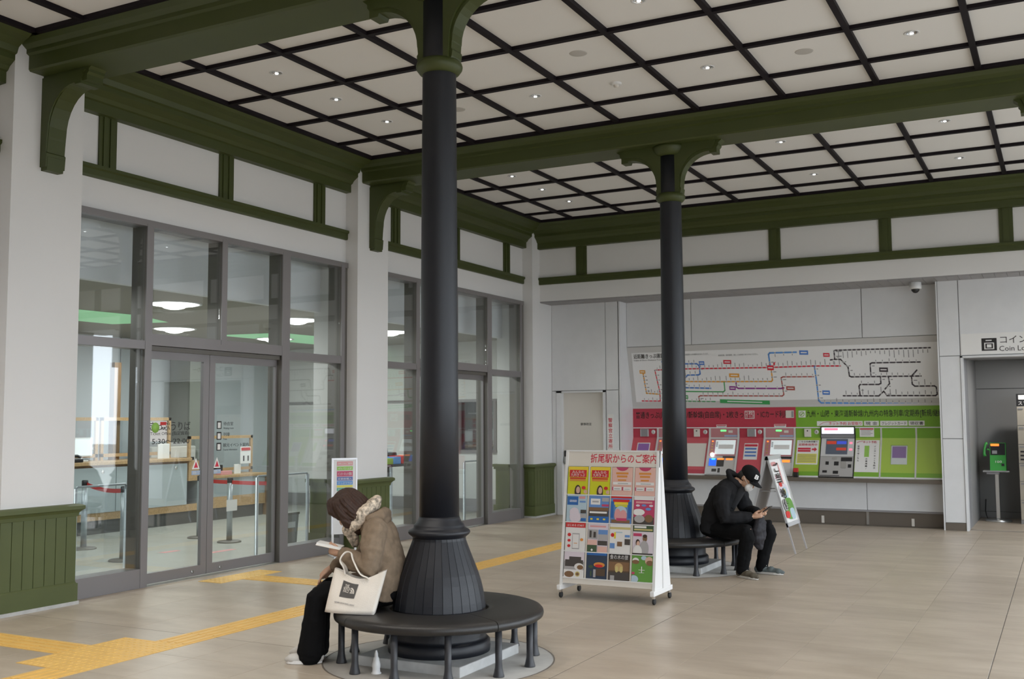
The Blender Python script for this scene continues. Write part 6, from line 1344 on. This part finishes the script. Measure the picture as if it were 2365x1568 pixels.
for side in (1, -1):
    p0, p1 = bagp(0.22, 0.97, side), bagp(0.66, 0.97, side)
    path = [p0, p0+Vector((0.01, 0.012, 0.05)), Vector((0.205, 0.262-0.05*(1-side), 0.70)), Vector((0.175, 0.238-0.05*(1-side), 0.745)), Vector((0.135, 0.245-0.05*(1-side), 0.742)), Vector((0.118, 0.27-0.05*(1-side), 0.70)), p1+Vector((0.05, 0.02, 0.035)), p1+Vector((0.01, 0.008, 0.01)), p1]
    k = MB(); k.M = MW; k.tube(smooth_path(path), 0.015, 'canvas_white', 8, flat=0.005); k.build('handle', tbg)
k = MB(); k.M = MW; g_ = []
for i in range(5):
    for j in range(5): g_.append(bagp(0.22+0.30*i/4, 0.40+0.42*j/4, 1)+Vector((0, 0.0025, 0)))
k.add(g_, [(i*5+j, i*5+j+1, (i+1)*5+j+1, (i+1)*5+j) for i in range(4) for j in range(4)], 'print_grey', True); lg = k.build('logo_patch', tbg, recalc=True)
bu = (MW.to_3x3() @ (bagp(0.5, 0.6, 1)-bagp(0.3, 0.6, 1))).normalized(); bv = (MW.to_3x3() @ (bagp(0.36, 0.75, 1)-bagp(0.36, 0.5, 1))).normalized()
for t, v_, ww in (('THE', 0.672, 0.032), ('NORTH', 0.60, 0.05), ('FACE', 0.53, 0.042)):
    text(t, 0.026, MW @ (bagp(0.262+(0.05-ww)*0.9, v_, 1)+Vector((0, 0.006, 0))), bu, bv, 'canvas_white', lg, width=ww, lift=0.001)
k = MB(); k.M = MW
for r0, r1 in ((0.0, 0.14), (0.19, 0.30), (0.35, 0.46)):
    pts = []
    for i in range(9):
        a = PI/2*i/8; pts.append((r0*math.sin(a), r0*math.cos(a), r1*math.sin(a), r1*math.cos(a)))
    for p, q in zip(pts[:-1], pts[1:]):
        P_ = lambda a, b: bagp(0.405+0.18*a, 0.53+0.36*b, 1)+Vector((0, 0.005, 0))
        k.add([P_(p[0], p[1]), P_(p[2], p[3]), P_(q[2], q[3]), P_(q[0], q[1])], [(0, 1, 2, 3)], 'canvas_white')
k.build('dome_mark', lg, recalc=True)
text('NEVER STOP EXPLORING', 0.012, MW @ (bagp(0.16, 0.25, 1)+Vector((0, 0.004, 0))), bu, bv, 'grey_print', tbg, width=0.15, lift=0.001)

# ---------------------------------------------------------------- person in the black cap (far bench)
Fm, Lm = Vector((0.992, -0.126, 0)).normalized(), Vector((0.126, 0.992, 0)).normalized()
MM = rot_to(Fm, Lm, Vector((0, 0, 1)), (-3.36, 10.97, 0))
pm_ = empty('person', (-3.36, 10.97, 0)); tag(pm_, 'seated person in dark clothes, black cap and white mask, looking at a phone', 'person')
hc = Vector((0.385, 0.03, 1.005)); hf = Vector((0.72, -0.10, -0.70)); hu = Vector((0.70, 0, 0.72))
b = Org(MM); A_ = head(b, hc, hf, hu, 1.02); f_, l_, u_ = A_
b.chain([(0.34, 0.03, 0.98), (0.28, 0.01, 0.95), (0.20, 0, 0.90)], [0.056, 0.06, 0.075])
b.chain([(0.20, 0, 0.90), (0.10, 0, 0.76), (0.02, 0, 0.60), (0.0, 0, 0.46)], [(0.15, 0.08), (0.15, 0.10), (0.14, 0.10), (0.15, 0.10)])
SR, ER, WR_ = Vector((0.19, -0.19, 0.865)), Vector((0.24, -0.245, 0.60)), Vector((0.455, -0.07, 0.61))
SL, EL, WL_ = Vector((0.21, 0.19, 0.865)), Vector((0.29, 0.25, 0.62)), Vector((0.475, 0.055, 0.645))
for s, e, w in ((SR, ER, WR_), (SL, EL, WL_)): b.chain([(0.18, 0, 0.85), s, e, w], [0.06, 0.052, 0.042, 0.03])
hand(b, WR_, (0.86, 0.42, 0.05), (-0.15, 0.55, 0.6), 1, (0.55, 0.7, 0.5), 1.05)
hand(b, WL_, (0.80, -0.30, -0.05), (0.0, -0.5, 0.75), -1, (0.55, 0.75, 0.5), 1.05)
KR, AR, KL, AL = Vector((0.46, -0.20, 0.455)), Vector((0.40, -0.20, 0.10)), Vector((0.52, 0.25, 0.47)), Vector((0.46, 0.165, 0.10))
for s, K, A2 in ((-1, KR, AR), (1, KL, AL)): b.chain([(0.02, s*0.10, 0.47), K, A2, A2+Vector((0.03, 0, -0.05))], [0.09, 0.06, 0.042, 0.038])
b.build('body', pm_, 'skin', 0.0048, 2)
face_bits(pm_, MM, hc, A_, 'hair_black', False)
mk = Org(MM); mk.ell(hc+f_*0.082-u_*0.060, (0.040, 0.064, 0.056), A_, 16); mko = mk.build('face_mask', pm_, 'mask_white', 0.005, 3, 0.002, 50)
for s in (-1, 1):
    k = MB(); k.M = MM; k.tube([hc+f_*0.062+l_*s*0.062-u_*0.03, hc+f_*0.03+l_*s*0.077-u_*0.015, hc-f_*0.008+l_*s*0.084+u_*0.008], 0.0022, 'mask_white', 5); k.build('ear_loop', mko)
hr = Org(MM); hr.ell(hc-f_*0.035-u_*0.01, (0.073, 0.083, 0.085), A_, 16); hr.ell(hc-f_*0.06-u_*0.05, (0.05, 0.065, 0.05), A_, 14); hr.build('hair', pm_, 'hair_black', 0.006, 3, 0.002, 50)
# cap: crown and curved brim
cp = Org(MM); cp.ell(hc+u_*0.048-f_*0.002, (0.112, 0.092, 0.085), A_, 22); cp.ell(hc+u_*0.035, (0.111, 0.092, 0.06), A_, 22); cap_ = cp.build('cap', pm_, 'cap_black', 0.006, 3)
k = MB(); k.M = MM; n = 12; ring = []
for row, ext in ((0, 0.0), (1, 0.04), (2, 0.072)):
    for i in range(n+1):
        t = -1+2*i/n; y = 0.086*t; x = 0.068+0.042*math.sqrt(max(0, 1-t*t))+ext*math.sqrt(max(0, 1-(t*0.96)**2))
        ring.append(hc+f_*x+l_*y+u_*(0.03-0.022*t*t-0.06*ext))
fs = [(r*(n+1)+i, r*(n+1)+i+1, (r+1)*(n+1)+i+1, (r+1)*(n+1)+i) for r in range(2) for i in range(n)]
k.add(ring+[p+u_*0.006 for p in ring], [f[::-1] for f in fs]+[tuple(39+q for q in f) for f in fs]+[(26+i, 27+i, 66+i, 65+i) for i in range(n)], 'cap_black', True); k.build('brim', cap_, recalc=True)
tn = (f_*0.80-l_*0.46+u_*0.38).normalized(); tu_ = (u_-tn*u_.dot(tn)).normalized(); tR = tu_.cross(tn)
t_ = 1/math.sqrt((tn.dot(f_)/0.112)**2+(tn.dot(l_)/0.092)**2+(tn.dot(u_)/0.085)**2)
R3 = MM.to_3x3()
text('B', 0.062, MM @ (hc+u_*0.048+tn*t_-tR*0.026-tu_*0.022), R3 @ tR, R3 @ tu_, 'mask_white', cap_, lift=0.004, depth=0.003, width=0.05, bold=0.03)
# jacket
jk = Org(MM)
jk.chain([(0.26, 0.01, 0.955), (0.21, 0, 0.91), (0.13, 0, 0.80), (0.055, 0, 0.66), (0.02, 0, 0.53), (0.0, 0, 0.42)], [(0.10, 0.075), (0.20, 0.105), (0.215, 0.135), (0.205, 0.145), (0.21, 0.14), (0.21, 0.12)], n=20)
jk.ell((0.18, 0, 0.86), (0.12, 0.215, 0.09)); jk.ell((0.08, 0, 0.80), (0.10, 0.18, 0.13))
jk.chain([SR+Vector((0, 0.03, 0)), SR, (0.20, -0.245, 0.74), ER, (0.35, -0.16, 0.605), WR_-Vector((0.02, 0.01, 0))], [0.092, 0.09, 0.084, 0.08, 0.068, 0.052])
jk.chain([SL+Vector((0, -0.03, 0)), SL, (0.23, 0.245, 0.74), EL, (0.39, 0.15, 0.63), WL_-Vector((0.02, -0.01, 0))], [0.092, 0.09, 0.084, 0.08, 0.068, 0.052])
jk.build('jacket', pm_, 'jacket_dark', 0.008, 4, 0.009, 12)
cl = Org(MM)
rg_ = [Vector((0.255, 0.01, 0.975))+Vector((0.62, 0, -0.6)).normalized()*0.088*math.cos(2*PI*k/14)+Vector((0, 1, 0))*0.092*math.sin(2*PI*k/14) for k in range(14)]
for k in range(14):
    if k in (0, 13): continue
    cl.chain([rg_[k], rg_[(k+1) % 14]], [0.03, 0.03], n=8); cl.chain([rg_[k]+Vector((-0.015, 0, 0.035)), rg_[(k+1) % 14]+Vector((-0.015, 0, 0.035))], [0.022, 0.022], n=8)
cl.build('collar', pm_, 'jacket_dark', 0.008, 2, 0.003, 20)
sh_ = Org(MM); sh_.chain([(0.33, 0.015, 0.915), (0.28, 0.0, 0.82), (0.20, 0.0, 0.70)], [(0.05, 0.05), (0.06, 0.05), (0.06, 0.05)]); sh_.build('shirt', pm_, 'shirt_dark', 0.008, 2)
tr = Org(MM); tr.ell((0.0, 0, 0.465), (0.15, 0.195, 0.10)); tr.ell((0.12, 0, 0.465), (0.14, 0.19, 0.09))
for s, K, A2 in ((-1, KR, AR), (1, KL, AL)):
    H_ = Vector((0.03, s*0.10, 0.465)); tr.chain([H_, H_.lerp(K, 0.5)+Vector((0, 0, 0.01)), K, K.lerp(A2, 0.12)+Vector((0.01, 0, -0.005)), K.lerp(A2, 0.5), A2, A2+Vector((0, 0, -0.035))], [0.10, 0.095, 0.082, 0.08, 0.072, 0.066, 0.068])
tr.build('trousers', pm_, 'black_cloth', 0.008, 3, 0.007, 13)
shoe(pm_, MM, (0.335, -0.185, 0), (0.60, -0.295, 0), 'shoe_olive', 'shoe_white', w=0.048); shoe(pm_, MM, (0.395, 0.15, 0), (0.695, 0.165, 0), 'shoe_grey', 'shoe_white', w=0.048)
# phone and dark bag in the hands
pn = empty('smartphone', MM @ Vector((0.60, 0.0, 0.68))); tag(pn, 'black smartphone held by the person in the cap', 'phone')
q = MB(); q.M = MM @ Matrix.Translation((0.585, -0.005, 0.672)) @ Matrix.Rotation(math.radians(-38), 4, 'Y'); q.bbox((-0.075, -0.036, -0.004), (0.075, 0.036, 0.004), 'black_plastic', 0.003); q.build('case', pn)
q = MB(); q.M = MM @ Matrix.Translation((0.585, -0.005, 0.672)) @ Matrix.Rotation(math.radians(-38), 4, 'Y'); q.box((-0.07, -0.032, 0.004), (0.07, 0.032, 0.0046), 'screen_dark'); q.build('screen', pn)
bgk = empty('dark_bag', MM @ Vector((0.50, 0.0, 0.28))); tag(bgk, 'dark grey soft bag hanging from the hands of the person in the cap', 'bag')
db = Org(MM)
db.chain([(0.53, -0.01, 0.60), (0.525, -0.01, 0.55), (0.515, -0.01, 0.47), (0.505, -0.01, 0.38), (0.50, -0.005, 0.31), (0.50, 0.0, 0.27)], [(0.05, 0.03), (0.10, 0.045), (0.135, 0.055), (0.12, 0.055), (0.075, 0.045), (0.03, 0.03)], n=16); db.build('sack', bgk, 'bag_dark', 0.007, 3, 0.012, 14)
q = MB(); q.M = MM; q.tube([(0.50, -0.06, 0.56), (0.50, -0.05, 0.62), (0.51, 0.0, 0.635), (0.51, 0.04, 0.62), (0.50, 0.05, 0.56)], 0.008, 'bag_dark', 6); q.build('strap', bgk)
finish_texts()
